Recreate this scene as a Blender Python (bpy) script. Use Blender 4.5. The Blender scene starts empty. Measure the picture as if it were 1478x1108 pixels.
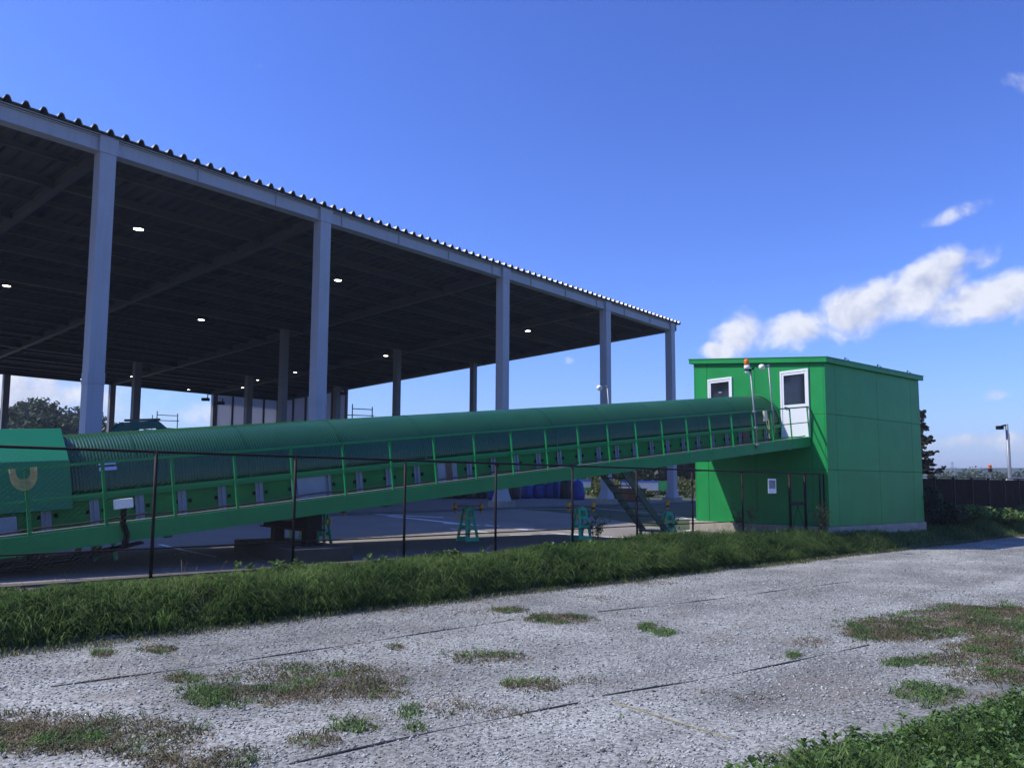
import bpy, bmesh, math, random
import numpy as np
from mathutils import Vector, Matrix

rng = np.random.default_rng(7)
random.seed(7)
S = bpy.context.scene
COL = S.collection

# ------------------------------------------------------------------ camera
F, CZ, TH, ROLL, PX, PY = 1110.0, 1.5, math.radians(5.27), 0.005, 739.0, 596.0
cd = bpy.data.cameras.new('camera')
cam = bpy.data.objects.new('camera', cd); COL.objects.link(cam)
cd.sensor_fit = 'HORIZONTAL'; cd.sensor_width = 36.0
cd.lens = 36.0 * F / 1478.0
cd.shift_y = (PY - 554.0) / 1478.0
cd.clip_start = 0.1; cd.clip_end = 5000
cam.matrix_world = Matrix.Translation((0, 0, CZ)) @ Matrix.Rotation(math.pi/2 + TH, 4, 'X') @ Matrix.Rotation(ROLL, 4, 'Z')
S.camera = cam
CAM0 = np.array([0, 0, CZ])

def ray(u, v):
    x, y = u - PX, PY - v
    c, s = math.cos(ROLL), math.sin(ROLL)
    x, y = c*x - s*y, s*x + c*y
    return np.array([x, F*math.cos(TH) - y*math.sin(TH), F*math.sin(TH) + y*math.cos(TH)])
def onz(u, v, z):
    d = ray(u, v); return CAM0 + d*(z - CZ)/d[2]
def ond(u, v, Y):
    d = ray(u, v); return CAM0 + d*(Y/d[1])

# ------------------------------------------------------------------ light
SUN_EL = math.radians(49)
sh = np.array([-0.6535, -0.057]); sh = sh/np.linalg.norm(sh)
SUN = np.array([sh[0]*math.cos(SUN_EL), sh[1]*math.cos(SUN_EL), math.sin(SUN_EL)])
sl = bpy.data.lights.new('sun', 'SUN'); so = bpy.data.objects.new('sun', sl); COL.objects.link(so)
sl.energy = 4.5; sl.angle = math.radians(0.5); sl.color = (1.0, 0.95, 0.87)
so.rotation_euler = Vector(-SUN).to_track_quat('-Z', 'Y').to_euler()
so.location = (-60, 0, 60)
S.view_settings.view_transform = 'Standard'; S.view_settings.look = 'None'
S.view_settings.exposure = 0.27; S.view_settings.gamma = 1.0; S.view_settings.use_curve_mapping = False

W = bpy.data.worlds.new('World'); S.world = W; W.use_nodes = True
wt = W.node_tree; wn = wt.nodes; wl = wt.links
wn.clear()
def N(t, **k):
    n = wn.new(t)
    for a, b in k.items(): setattr(n, a, b)
    return n
def wmath(op, a, b=None, clamp=False):
    n = N('ShaderNodeMath', operation=op); n.use_clamp = clamp
    for i, x in enumerate((a, b)):
        if x is None: continue
        if isinstance(x, (int, float)): n.inputs[i].default_value = x
        else: wl.new(x, n.inputs[i])
    return n.outputs[0]
sky = N('ShaderNodeTexSky', sky_type='NISHITA')
sky.sun_disc = False; sky.sun_elevation = SUN_EL
sky.sun_rotation = math.atan2(SUN[0], SUN[1])
sky.altitude = 100; sky.air_density = 1.25; sky.dust_density = 0.6; sky.ozone_density = 3.0
tint = N('ShaderNodeMix', data_type='RGBA', blend_type='MULTIPLY'); tint.inputs[0].default_value = 1.0
wl.new(sky.outputs[0], tint.inputs[6]); tint.inputs[7].default_value = (0.78, 0.93, 1.46, 1)
bg = N('ShaderNodeBackground'); bg.inputs[1].default_value = 0.062
gam = N('ShaderNodeGamma'); gam.inputs[1].default_value = 1.34
wl.new(tint.outputs[2], gam.inputs[0]); wl.new(gam.outputs[0], bg.inputs[0])
tc = N('ShaderNodeTexCoord')
V = tc.outputs['Generated']
nz = N('ShaderNodeTexNoise'); nz.inputs['Scale'].default_value = 17; nz.inputs['Detail'].default_value = 9; nz.inputs['Roughness'].default_value = 0.58
nz.inputs['Distortion'].default_value = 0.25
wl.new(V, nz.inputs['Vector'])
off = N('ShaderNodeVectorMath', operation='ADD'); wl.new(V, off.inputs[0]); off.inputs[1].default_value = (-0.012, 0, 0.014)
nz2 = N('ShaderNodeTexNoise'); nz2.inputs['Scale'].default_value = 17; nz2.inputs['Detail'].default_value = 6; nz2.inputs['Roughness'].default_value = 0.55
nz2.inputs['Distortion'].default_value = 0.25
wl.new(off.outputs[0], nz2.inputs['Vector'])
def dot(vec):
    n = N('ShaderNodeVectorMath', operation='DOT_PRODUCT'); wl.new(V, n.inputs[0]); n.inputs[1].default_value = tuple(float(x) for x in vec)
    return n.outputs['Value']
# where the cumulus stand in the sky: (pixel seen at, half sizes, tilt, strength)
blobs = [(1075, 478, 48, 36, -6, 1.1), (1150, 474, 95, 34, -6, 1.15), (1250, 447, 110, 46, -17, 1.2), (1330, 418, 90, 40, -27, 1.05),
         (1415, 376, 38, 24, -25, .85), (1425, 430, 95, 38, -8, 1.15), (1490, 420, 60, 38, -10, 1.0), (1560, 430, 90, 60, -8, 1.1), (1040, 505, 34, 14, 0, .95),
         (1388, 304, 74, 16, -10, .82), (1484, 120, 36, 20, 25, .55), (1370, 560, 26, 9, -5, .6), (1437, 569, 20, 10, -10, .65),
         (765, 519, 32, 11, 0, .62), (822, 520, 16, 8, 0, .6), (1400, 638, 110, 14, -3, .82), (1480, 645, 90, 12, 0, .75), (385, 92, 26, 9, -25, .38), (1040, 440, 22, 8, -20, .5),
         (40, 575, 260, 55, 0, .95), (-150, 480, 260, 100, -10, 1.0), (1900, 380, 300, 110, -8, 1.1), (-700, 300, 500, 160, 0, 1.0), (300, 600, 200, 30, 0, .75)]
acc = None
for (u, v, a, b, rot, st) in blobs:
    D = ray(u, v); D /= np.linalg.norm(D)
    R = np.array([D[1], -D[0], 0.0]); R /= np.linalg.norm(R); U = np.cross(R, D)
    c, s = math.cos(math.radians(-rot)), math.sin(math.radians(-rot))
    R2, U2 = R*c + U*s, -R*s + U*c
    sc = np.linalg.norm(ray(u, v))
    x = dot(R2*sc/a); y = dot(U2*sc/b); z = dot(D)
    r2 = wmath('ADD', wmath('MULTIPLY', x, x), wmath('MULTIPLY', y, y))
    m = wmath('SUBTRACT', 1.0, r2)
    m = wmath('MULTIPLY', wmath('MAXIMUM', m, -4.0), st)
    m = wmath('SUBTRACT', m, (1.0 - st)*0.55)
    m = wmath('SUBTRACT', m, wmath('MULTIPLY', wmath('LESS_THAN', z, 0.0), 9.0))
    acc = m if acc is None else wmath('MAXIMUM', acc, m)
nn = wmath('MULTIPLY', wmath('SUBTRACT', nz.outputs[0], 0.52), 3.6)
den = wmath('ADD', acc, nn)
mr = N('ShaderNodeMapRange', interpolation_type='SMOOTHSTEP'); wl.new(den, mr.inputs[0])
mr.inputs[1].default_value = 0.0; mr.inputs[2].default_value = 1.15
dens = wmath('MULTIPLY', mr.outputs[0], 0.93)
shade = wmath('ADD', wmath('MULTIPLY', wmath('SUBTRACT', nz.outputs[0], nz2.outputs[0]), 2.6), 0.80, True)
cc = N('ShaderNodeMix', data_type='RGBA'); wl.new(shade, cc.inputs[0])
cc.inputs[6].default_value = (0.36, 0.42, 0.62, 1); cc.inputs[7].default_value = (0.93, 0.95, 1.0, 1)
bgc = N('ShaderNodeBackground'); wl.new(cc.outputs[2], bgc.inputs[0]); bgc.inputs[1].default_value = 0.84
mx = N('ShaderNodeMixShader'); wl.new(dens, mx.inputs[0]); wl.new(bg.outputs[0], mx.inputs[1]); wl.new(bgc.outputs[0], mx.inputs[2])
wo = N('ShaderNodeOutputWorld'); wl.new(mx.outputs[0], wo.inputs[0])

# ------------------------------------------------------------------ helpers
MATS = {}
def mat(name, col, rough=0.6, metal=0.0, var=0.12, scale=2.0, bump=0.0, bscale=40.0, streak=0.0, dirt=None, dirt_amt=0.0, spec=0.5, island=0.0, transl=0.0, alt=None, stretch=None):
    if name in MATS: return MATS[name]
    m = bpy.data.materials.new(name); m.use_nodes = True
    t = m.node_tree; n = t.nodes; l = t.links
    bs = n['Principled BSDF']
    bs.inputs['Roughness'].default_value = rough; bs.inputs['Metallic'].default_value = metal
    bs.inputs['Specular IOR Level'].default_value = spec
    tcn = n.new('ShaderNodeTexCoord')
    no = n.new('ShaderNodeTexNoise'); no.inputs['Scale'].default_value = scale; no.inputs['Detail'].default_value = 6; no.inputs['Roughness'].default_value = .6
    vec = tcn.outputs['Object']
    if stretch:
        mp = n.new('ShaderNodeMapping'); mp.inputs['Scale'].default_value = stretch; l.new(vec, mp.inputs['Vector']); l.new(mp.outputs[0], no.inputs['Vector'])
    else: l.new(vec, no.inputs['Vector'])
    mixn = n.new('ShaderNodeMix'); mixn.data_type = 'RGBA'
    c = np.array(col)
    a2 = np.array(alt) if alt is not None else c*(1+var)
    mixn.inputs[6].default_value = (*(c*(1-var)), 1); mixn.inputs[7].default_value = (*a2, 1)
    rmp = n.new('ShaderNodeMapRange'); rmp.inputs[1].default_value = .3; rmp.inputs[2].default_value = .7
    l.new(no.outputs[0], rmp.inputs[0]); l.new(rmp.outputs[0], mixn.inputs[0])
    out = mixn.outputs[2]
    if streak > 0:
        mp = n.new('ShaderNodeMapping'); mp.inputs['Scale'].default_value = (7, 7, .35); l.new(tcn.outputs['Object'], mp.inputs['Vector'])
        n2 = n.new('ShaderNodeTexNoise'); n2.inputs['Scale'].default_value = 1.2; n2.inputs['Detail'].default_value = 5; l.new(mp.outputs[0], n2.inputs['Vector'])
        r2 = n.new('ShaderNodeMapRange'); r2.inputs[1].default_value = .5; r2.inputs[2].default_value = .8; r2.inputs[4].default_value = streak
        l.new(n2.outputs[0], r2.inputs[0])
        m2 = n.new('ShaderNodeMix'); m2.data_type = 'RGBA'; l.new(r2.outputs[0], m2.inputs[0]); l.new(out, m2.inputs[6])
        m2.inputs[7].default_value = (*(dirt if dirt is not None else c*.5), 1); out = m2.outputs[2]
    elif dirt is not None:
        n2 = n.new('ShaderNodeTexNoise'); n2.inputs['Scale'].default_value = scale*.37; n2.inputs['Detail'].default_value = 8; l.new(vec, n2.inputs['Vector'])
        r2 = n.new('ShaderNodeMapRange'); r2.inputs[1].default_value = .48; r2.inputs[2].default_value = .72; r2.inputs[4].default_value = dirt_amt
        l.new(n2.outputs[0], r2.inputs[0])
        m2 = n.new('ShaderNodeMix'); m2.data_type = 'RGBA'; l.new(r2.outputs[0], m2.inputs[0]); l.new(out, m2.inputs[6]); m2.inputs[7].default_value = (*dirt, 1); out = m2.outputs[2]
    if island > 0:
        g = n.new('ShaderNodeNewGeometry'); r3 = n.new('ShaderNodeMapRange'); r3.inputs[3].default_value = 1-island; r3.inputs[4].default_value = 1+island
        l.new(g.outputs['Random Per Island'], r3.inputs[0])
        m3 = n.new('ShaderNodeVectorMath'); m3.operation = 'SCALE'; l.new(out, m3.inputs[0]); l.new(r3.outputs[0], m3.inputs['Scale']); out = m3.outputs[0]
    l.new(out, bs.inputs['Base Color'])
    if bump > 0:
        nb = n.new('ShaderNodeTexNoise'); nb.inputs['Scale'].default_value = bscale; nb.inputs['Detail'].default_value = 5; l.new(tcn.outputs['Object'], nb.inputs['Vector'])
        b = n.new('ShaderNodeBump'); b.inputs['Strength'].default_value = bump; b.inputs['Distance'].default_value = .02
        l.new(nb.outputs[0], b.inputs['Height']); l.new(b.outputs[0], bs.inputs['Normal'])
    if transl > 0:
        tr = n.new('ShaderNodeBsdfTranslucent'); l.new(out, tr.inputs[0]); ms = n.new('ShaderNodeMixShader'); ms.inputs[0].default_value = transl
        l.new(bs.outputs[0], ms.inputs[1]); l.new(tr.outputs[0], ms.inputs[2]); l.new(ms.outputs[0], n['Material Output'].inputs[0])
    MATS[name] = m; return m
def emit(name, col, st):
    m = bpy.data.materials.new(name); m.use_nodes = True; bs = m.node_tree.nodes['Principled BSDF']
    bs.inputs['Base Color'].default_value = (*col, 1); bs.inputs['Emission Color'].default_value = (*col, 1); bs.inputs['Emission Strength'].default_value = st
    return m

class MB:
    def __init__(s): s.v = []; s.f = []
    def add(s, vs, fs):
        o = len(s.v); s.v += [tuple(map(float, p)) for p in vs]; s.f += [tuple(i+o for i in f) for f in fs]; return s
    def box(s, x0, x1, y0, y1, z0, z1):
        return s.add([(x0,y0,z0),(x1,y0,z0),(x1,y1,z0),(x0,y1,z0),(x0,y0,z1),(x1,y0,z1),(x1,y1,z1),(x0,y1,z1)],
              [(0,3,2,1),(4,5,6,7),(0,1,5,4),(1,2,6,5),(2,3,7,6),(3,0,4,7)])
    def tube(s, p, q, r, n=8, r2=None):
        p, q = Vector(p), Vector(q); d = (q-p).normalized(); a = d.orthogonal().normalized(); b = d.cross(a); r2 = r if r2 is None else r2
        vs = []
        for c, rr in ((p, r), (q, r2)):
            for i in range(n):
                t = 2*math.pi*i/n; vs.append(c + a*math.cos(t)*rr + b*math.sin(t)*rr)
        fs = [(i, (i+1) % n, n+(i+1) % n, n+i) for i in range(n)] + [tuple(reversed(range(n))), tuple(range(n, 2*n))]
        return s.add(vs, fs)
    def path(s, pts, r, n=6):
        for a, b in zip(pts[:-1], pts[1:]): s.tube(a, b, r, n)
        return s
    def bar(s, p, q, w, h):     # rectangular bar from p to q, w sideways, h upwards
        p, q = Vector(p), Vector(q); d = (q-p).normalized()
        a = d.cross(Vector((0,0,1))); a = a.normalized() if a.length > 1e-4 else Vector((1,0,0)); b = a.cross(d)
        vs = [c + a*i*w/2 + b*j*h/2 for c in (p, q) for i, j in ((-1,-1),(1,-1),(1,1),(-1,1))]
        return s.add(vs, [(0,1,2,3),(7,6,5,4),(0,4,5,1),(1,5,6,2),(2,6,7,3),(3,7,4,0)])
    def prism_x(s, poly, x0, x1):     # poly of (y,z) swept along x
        n = len(poly); vs = [(x0,y,z) for y,z in poly]+[(x1,y,z) for y,z in poly]
        return s.add(vs, [(i,(i+1)%n,n+(i+1)%n,n+i) for i in range(n)]+[tuple(reversed(range(n))), tuple(range(n,2*n))])
    def lathe(s, prof, n=16, c=(0,0,0)):
        vs = []; m = len(prof)
        for i in range(n):
            t = 2*math.pi*i/n
            for r, z in prof: vs.append((c[0]+r*math.cos(t), c[1]+r*math.sin(t), c[2]+z))
        fs = [(i*m+j, ((i+1)%n)*m+j, ((i+1)%n)*m+j+1, i*m+j+1) for i in range(n) for j in range(m-1)]
        return s.add(vs, fs)
    def xf(s, M):
        s.v = [tuple(M @ Vector(p)) for p in s.v]; return s
    def build(s, name, m, parent=None, smooth=False, bevel=0.0):
        me = bpy.data.meshes.new(name); me.from_pydata(s.v, [], s.f); me.update()
        b = bmesh.new(); b.from_mesh(me); bmesh.ops.recalc_face_normals(b, faces=b.faces); b.to_mesh(me); b.free()
        me.materials.append(m)
        if smooth: me.polygons.foreach_set('use_smooth', [True]*len(me.polygons))
        o = bpy.data.objects.new(name, me); COL.objects.link(o)
        if parent is not None: o.parent = parent
        if bevel > 0:
            bm_ = o.modifiers.new('edge', 'BEVEL'); bm_.width = bevel; bm_.segments = 2; bm_.limit_method = 'ANGLE'
        return o
def mesh_np(name, v, f, m, parent=None, smooth=False):
    v = np.asarray(v, np.float32); me = bpy.data.meshes.new(name)
    if isinstance(f, np.ndarray): f = [f]
    nl = sum(a.size for a in f); npoly = sum(len(a) for a in f)
    me.vertices.add(len(v)); me.vertices.foreach_set('co', v.ravel())
    me.loops.add(nl); me.loops.foreach_set('vertex_index', np.concatenate([a.ravel() for a in f]).astype(np.int32))
    me.polygons.add(npoly)
    tot = np.concatenate([np.full(len(a), a.shape[1]) for a in f]); st = np.concatenate([[0], np.cumsum(tot)[:-1]])
    me.polygons.foreach_set('loop_start', st.astype(np.int32))
    if smooth: me.polygons.foreach_set('use_smooth', np.ones(npoly, bool))
    me.update(calc_edges=True); me.validate()
    me.materials.append(m)
    o = bpy.data.objects.new(name, me); COL.objects.link(o)
    if parent is not None: o.parent = parent
    return o
def tag(o, label=None, cat=None, group=None, kind=None):
    if label: o['label'] = label
    if cat: o['category'] = cat
    if group: o['group'] = group
    if kind: o['kind'] = kind
    return o
def frame(origin, az):
    a = math.radians(az)
    return Matrix(((math.sin(a), -math.cos(a), 0, origin[0]), (math.cos(a), math.sin(a), 0, origin[1]), (0,0,1,origin[2]), (0,0,0,1)))
def thing(name, M, label, cat, group=None):
    o = bpy.data.objects.new(name, None); COL.objects.link(o); o.empty_display_size = .3
    o.matrix_world = M if isinstance(M, Matrix) else Matrix.Translation(M)
    return tag(o, label, cat, group)
def copy_thing(o, M, label):
    r = o.copy(); COL.objects.link(r); r.matrix_world = M if isinstance(M, Matrix) else Matrix.Translation(M); r['label'] = label
    def kids(src, dst):
        for ch in [c for c in bpy.data.objects if c.parent == src]:
            c = ch.copy(); COL.objects.link(c); c.parent = dst; kids(ch, c)
    kids(o, r); return r
def smooth01(x): x = np.clip(x, 0, 1); return x*x*(3-2*x)
# cheap smooth value noise for shaping (world metres)
_g = rng.random((64, 64))
def vn(x, y):
    x = np.asarray(x, float); y = np.asarray(y, float)
    xi, yi = np.floor(x).astype(int), np.floor(y).astype(int); fx, fy = smooth01(x-xi), smooth01(y-yi)
    g = lambda i, j: _g[i % 64, j % 64]
    return (g(xi,yi)*(1-fx)+g(xi+1,yi)*fx)*(1-fy) + (g(xi,yi+1)*(1-fx)+g(xi+1,yi+1)*fx)*fy
def fbm(x, y): return (vn(x,y)*.5+vn(x*2.1+7,y*2.1+3)*.28+vn(x*4.3+1,y*4.3+9)*.15+vn(x*9.1+5,y*9.1)*.07)

# site frame: x runs along the fence, y away from the camera side
FO = np.array([-5.53, 12.07]); FAZ = 49.8
FM = frame((FO[0], FO[1], 0), FAZ)
fe = np.array([math.sin(math.radians(FAZ)), math.cos(math.radians(FAZ))]); fn = np.array([-fe[1], fe[0]])
def to_site(p):
    d = np.asarray(p)[..., :2] - FO; return d @ fe, d @ fn
def from_site(s, l):
    return FO[0]+s*fe[0]+l*fn[0], FO[1]+s*fe[1]+l*fn[1]
GZ = -0.6
def ground_z(l, s=-99.0):
    l = np.asarray(l, float); s = np.asarray(s, float)
    z = GZ + (0.0-GZ)*smooth01((l+1.35)/1.2)
    z = z - .24*smooth01((s-12)/4)*smooth01((l+1.0)/.9)*(1-smooth01((l-5)/6))*(1-smooth01((s-30)/6))
    return z + 0.38*smooth01((l-3)/15.0)

# ------------------------------------------------------------------ materials
def gravel_mat():
    m = bpy.data.materials.new('gravel'); m.use_nodes = True; t = m.node_tree; n = t.nodes; l = t.links; bs = n['Principled BSDF']
    bs.inputs['Roughness'].default_value = .9; bs.inputs['Specular IOR Level'].default_value = .25
    tcn = n.new('ShaderNodeTexCoord')
    vo = n.new('ShaderNodeTexVoronoi'); vo.inputs['Scale'].default_value = 38; vo.inputs['Randomness'].default_value = 1; l.new(tcn.outputs['Object'], vo.inputs['Vector'])
    big = n.new('ShaderNodeTexNoise'); big.inputs['Scale'].default_value = .55; big.inputs['Detail'].default_value = 7; l.new(tcn.outputs['Object'], big.inputs['Vector'])
    sep = n.new('ShaderNodeSeparateColor'); l.new(vo.outputs['Color'], sep.inputs[0])
    r = n.new('ShaderNodeValToRGB'); e = r.color_ramp.elements; e[0].position = 0; e[0].color = (.15,.152,.14,1); e[1].position = 1; e[1].color = (.40,.405,.37,1)
    x = r.color_ramp.elements.new(.5); x.color = (.27,.274,.25,1)
    l.new(sep.outputs[0], r.inputs[0])
    mr_ = n.new('ShaderNodeMapRange'); mr_.inputs[1].default_value = .35; mr_.inputs[2].default_value = .68; mr_.inputs[3].default_value = .62; mr_.inputs[4].default_value = 1.15
    l.new(big.outputs[0], mr_.inputs[0])
    mpt = n.new('ShaderNodeMapping'); mpt.inputs['Scale'].default_value = (.05, .85, 1); l.new(tcn.outputs['Object'], mpt.inputs['Vector'])
    tr = n.new('ShaderNodeTexNoise'); tr.inputs['Scale'].default_value = 1.4; tr.inputs['Detail'].default_value = 5; l.new(mpt.outputs[0], tr.inputs['Vector'])
    mt = n.new('ShaderNodeMapRange'); mt.inputs[1].default_value = .35; mt.inputs[2].default_value = .65; mt.inputs[3].default_value = .82; mt.inputs[4].default_value = 1.12; l.new(tr.outputs[0], mt.inputs[0])
    mm = n.new('ShaderNodeMath'); mm.operation = 'MULTIPLY'; l.new(mr_.outputs[0], mm.inputs[0]); l.new(mt.outputs[0], mm.inputs[1])
    sc = n.new('ShaderNodeVectorMath'); sc.operation = 'SCALE'; l.new(r.outputs[0], sc.inputs[0]); l.new(mm.outputs[0], sc.inputs['Scale'])
    soil = n.new('ShaderNodeTexNoise'); soil.inputs['Scale'].default_value = .8; soil.inputs['Detail'].default_value = 9; soil.inputs['Roughness'].default_value = .65; l.new(tcn.outputs['Object'], soil.inputs['Vector'])
    sm = n.new('ShaderNodeMapRange'); sm.inputs[1].default_value = .52; sm.inputs[2].default_value = .70; sm.inputs[4].default_value = .6; l.new(soil.outputs[0], sm.inputs[0])
    mx_ = n.new('ShaderNodeMix'); mx_.data_type = 'RGBA'; l.new(sm.outputs[0], mx_.inputs[0]); l.new(sc.outputs[0], mx_.inputs[6]); mx_.inputs[7].default_value = (.17,.14,.11,1)
    l.new(mx_.outputs[2], bs.inputs['Base Color'])
    b = n.new('ShaderNodeBump'); b.inputs['Strength'].default_value = .45; b.inputs['Distance'].default_value = .012; b.invert = True
    l.new(vo.outputs['Distance'], b.inputs['Height']); l.new(b.outputs[0], bs.inputs['Normal'])
    return m
M_gravel = gravel_mat()
M_stone = mat('gravel_stone', (.285,.29,.265), .9, var=.25, scale=1.3, island=.7, spec=.25)
M_soil = mat('soil', (.075,.07,.045), .95, var=.35, scale=1.5, bump=.5, bscale=12)
M_field = mat('field_grass', (.05,.07,.025), .95, var=.35, scale=.12)
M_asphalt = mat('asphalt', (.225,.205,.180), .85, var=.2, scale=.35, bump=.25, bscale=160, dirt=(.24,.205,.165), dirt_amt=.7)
M_slab = mat('shed_slab', (.13,.13,.13), .8, var=.2, scale=.4)
M_paint = mat('road_paint', (.82,.82,.80), .7, var=.12, scale=2.5, dirt=(.3,.3,.3), dirt_amt=.4)
M_conc = mat('concrete', (.34,.31,.26), .9, var=.16, scale=2.2, bump=.2, bscale=60, streak=.55, dirt=np.array((.13,.12,.1)))
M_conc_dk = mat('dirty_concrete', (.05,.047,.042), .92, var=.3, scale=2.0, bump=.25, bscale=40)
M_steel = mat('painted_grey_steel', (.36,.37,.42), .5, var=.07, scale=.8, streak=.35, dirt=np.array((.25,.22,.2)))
M_steel_dk = mat('shaded_grey_column_paint', (.15,.15,.17), .55, var=.1, scale=.8)  # column grey darkened in colour for the shade under the roof
M_roof_shade = mat('roof_shade_colour', (.06,.06,.068), .9, var=.2, scale=.5)  # near-black tone that paints in the shade below the roof sheet
M_steel_in = mat('shaded_inner_steel', (.065,.065,.075), .6, var=.15, scale=1.0)  # inner steel colour lowered to hold the under-roof shade
M_roof = mat('zinc_roof_sheet', (.38,.38,.37), .5, metal=.2, var=.12, scale=.9)
M_panel_w = mat('translucent_wall_sheet', (.62,.64,.72), .6, var=.06, scale=.5, transl=.5)
M_gwall = mat('green_wall_panel', (.013,.235,.058), .42, var=.12, scale=.9, streak=.42, dirt=np.array((.018,.17,.05)), spec=.22, island=.06)
M_groof = mat('green_roof_trim', (.015,.19,.045), .4, var=.1, scale=1.0)
M_joint = mat('dark_joint', (.012,.06,.025), .8, var=.2)
M_tube = mat('green_tube_sheet', (.014,.078,.034), .20, metal=.0, var=.10, scale=1.2, dirt=np.array((.034,.10,.05)), dirt_amt=.45, spec=.35)
M_hood = mat('light_green_hood_paint', (.009,.19,.09), .4, var=.08, scale=1.0, spec=.22)
M_gpaint = mat('green_frame_paint', (.010,.21,.06), .42, var=.10, scale=1.6, streak=.25, dirt=np.array((.012,.13,.05)), spec=.22)
M_gpanel = mat('green_side_sheet', (.012,.215,.042), .5, var=.15, scale=2.0, spec=.22)
M_bracket = mat('grey_bracket_steel', (.27,.29,.34), .5, var=.12, scale=3.0)
M_black = mat('black_rubber', (.012,.012,.013), .6, var=.2)
M_dkgreen = mat('dark_green_steel', (.008,.05,.026), .5, var=.2, scale=2)
M_dk = mat('dark_steel', (.008,.010,.010), .8, var=.3, spec=.1)
M_white = mat('white_door_paint', (.70,.71,.72), .4, var=.03, scale=2.0, streak=.10, dirt=np.array((.55,.55,.53)))
M_glass = mat('dark_window_glass', (.012,.015,.02), .06, var=.3, scale=1.5, spec=.5)
M_fence = mat('brown_fence_coating', (.013,.008,.007), .6, var=.35, scale=5, spec=.2)
M_wire = mat('brown_wire', (.028,.022,.018), .5, var=.2)
M_galv = mat('galvanised_pole', (.27,.28,.30), .5, metal=.3, var=.12, scale=4)
M_cream = mat('cream_plastic', (.62,.58,.36), .5, var=.05)
M_lampw = mat('white_lamp_plastic', (.72,.72,.68), .4, var=.05)
M_orange = mat('orange_beacon_lens', (.75,.16,.02), .25, var=.15, scale=12)
M_bar = mat('green_barricade_plastic', (.015,.46,.25), .45, var=.1, scale=5)
M_yel = mat('yellow_reflector', (.72,.40,.03), .45, var=.15, scale=8)
M_yrope = mat('yellow_rope', (.40,.34,.13), .8, var=.2, scale=20)
M_drope = mat('dark_ground_rope', (.045,.045,.038), .9, var=.4, scale=10)
M_trope = mat('faded_yellow_rope', (.22,.19,.11), .9, var=.3, scale=10)
M_blue = mat('blue_woven_bag', (.010,.045,.26), .55, var=.3, scale=2.5)
M_bbag = mat('black_woven_bag', (.018,.018,.02), .6, var=.4, scale=2.5)
M_brbag = mat('brown_woven_bag', (.06,.045,.035), .7, var=.4, scale=2.5)
M_teal = mat('teal_machine_paint', (.01,.16,.17), .45, var=.15)
M_orm = mat('orange_machine_paint', (.27,.085,.025), .5, var=.2, scale=2)
M_leaf = mat('tree_leaf', (.030,.055,.018), .6, var=.45, scale=.35, island=.5, transl=.25, alt=(.062,.088,.030))
M_pine = mat('conifer_needle', (.022,.030,.014), .7, var=.4, scale=.6, island=.5, transl=.15)
M_bark = mat('bark', (.06,.045,.033), .9, var=.3, scale=4, bump=.4)
M_grass = mat('bank_grass', (.070,.165,.036), .55, var=.42, scale=.6, island=.6, transl=.5, alt=(.165,.255,.070), spec=.3)
M_grass2 = mat('short_edge_grass', (.085,.12,.03), .6, var=.35, scale=1.2, island=.45, transl=.25, alt=(.17,.17,.06))
M_weed = mat('dry_weed', (.105,.105,.040), .7, var=.45, scale=1.6, island=.5, transl=.3, alt=(.185,.155,.075))
M_weedg = mat('green_weed', (.075,.140,.026), .6, var=.4, scale=1.6, island=.5, transl=.25)
M_hedge = mat('hedge_leaf', (.018,.034,.012), .7, var=.4, scale=.8, island=.5, transl=.2)
M_hill = mat('wooded_hill', (.03,.05,.035), 1.0, var=.4, scale=.02)
M_net = mat('dark_screen_panel', (.024,.018,.014), 1.0, var=.4, scale=2, spec=.03)

# ------------------------------------------------------------------ ground
def grid_strip(name, s_list, l_list, m, dz=0.0, kind='structure'):
    s, l = np.meshgrid(np.array(s_list, float), np.array(l_list, float), indexing='ij')
    z = ground_z(l, s) + dz
    v = np.stack([s, l, z], -1).reshape(-1, 3); a, b = s.shape
    i = np.arange(a*b).reshape(a, b); f = np.stack([i[:-1,:-1], i[1:,:-1], i[1:,1:], i[:-1,1:]], -1).reshape(-1, 4)
    o = mesh_np(name, v, f, m, smooth=True); o.matrix_world = FM
    o['kind'] = kind; return o
bank = list(np.linspace(-1.6, 0.1, 16))
grid_strip('ground', [-1800,-600,-200,-80,-40,-20,0,10,12,13,14,15,16,18,20,24,30,33,36,40,80,200,600,1800], [-1800,-400,-100,-30,-8,-3]+bank+[.8,1.5,2.2,3,4,5,7,9,11,13,15,18,22,40,80,200,600,2500], M_field, -.03)
grid_strip('gravel_lot', np.linspace(-30, 110, 90), [-26,-18,-12,-8,-6,-4,-3,-2,-1.6,-1.3,-1.12], M_gravel, .004)
grid_strip('bank_soil', np.linspace(-30, 110, 60), list(np.linspace(-1.28, .12, 14)), M_soil, .008)
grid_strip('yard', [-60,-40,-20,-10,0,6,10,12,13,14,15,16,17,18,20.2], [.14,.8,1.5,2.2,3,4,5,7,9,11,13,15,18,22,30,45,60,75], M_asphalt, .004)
MB().box(-30, 13.0, .06, .34, -.35, .05).build('kerb', mat('brown_shaded_kerb', (.095,.080,.062), .95, var=.3, scale=2.5, bump=.3), bevel=.012).matrix_world = FM  # brown kerb colour, darkened to stand in for shadow lying on it
bpy.data.objects['kerb']['kind'] = 'structure'

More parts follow.
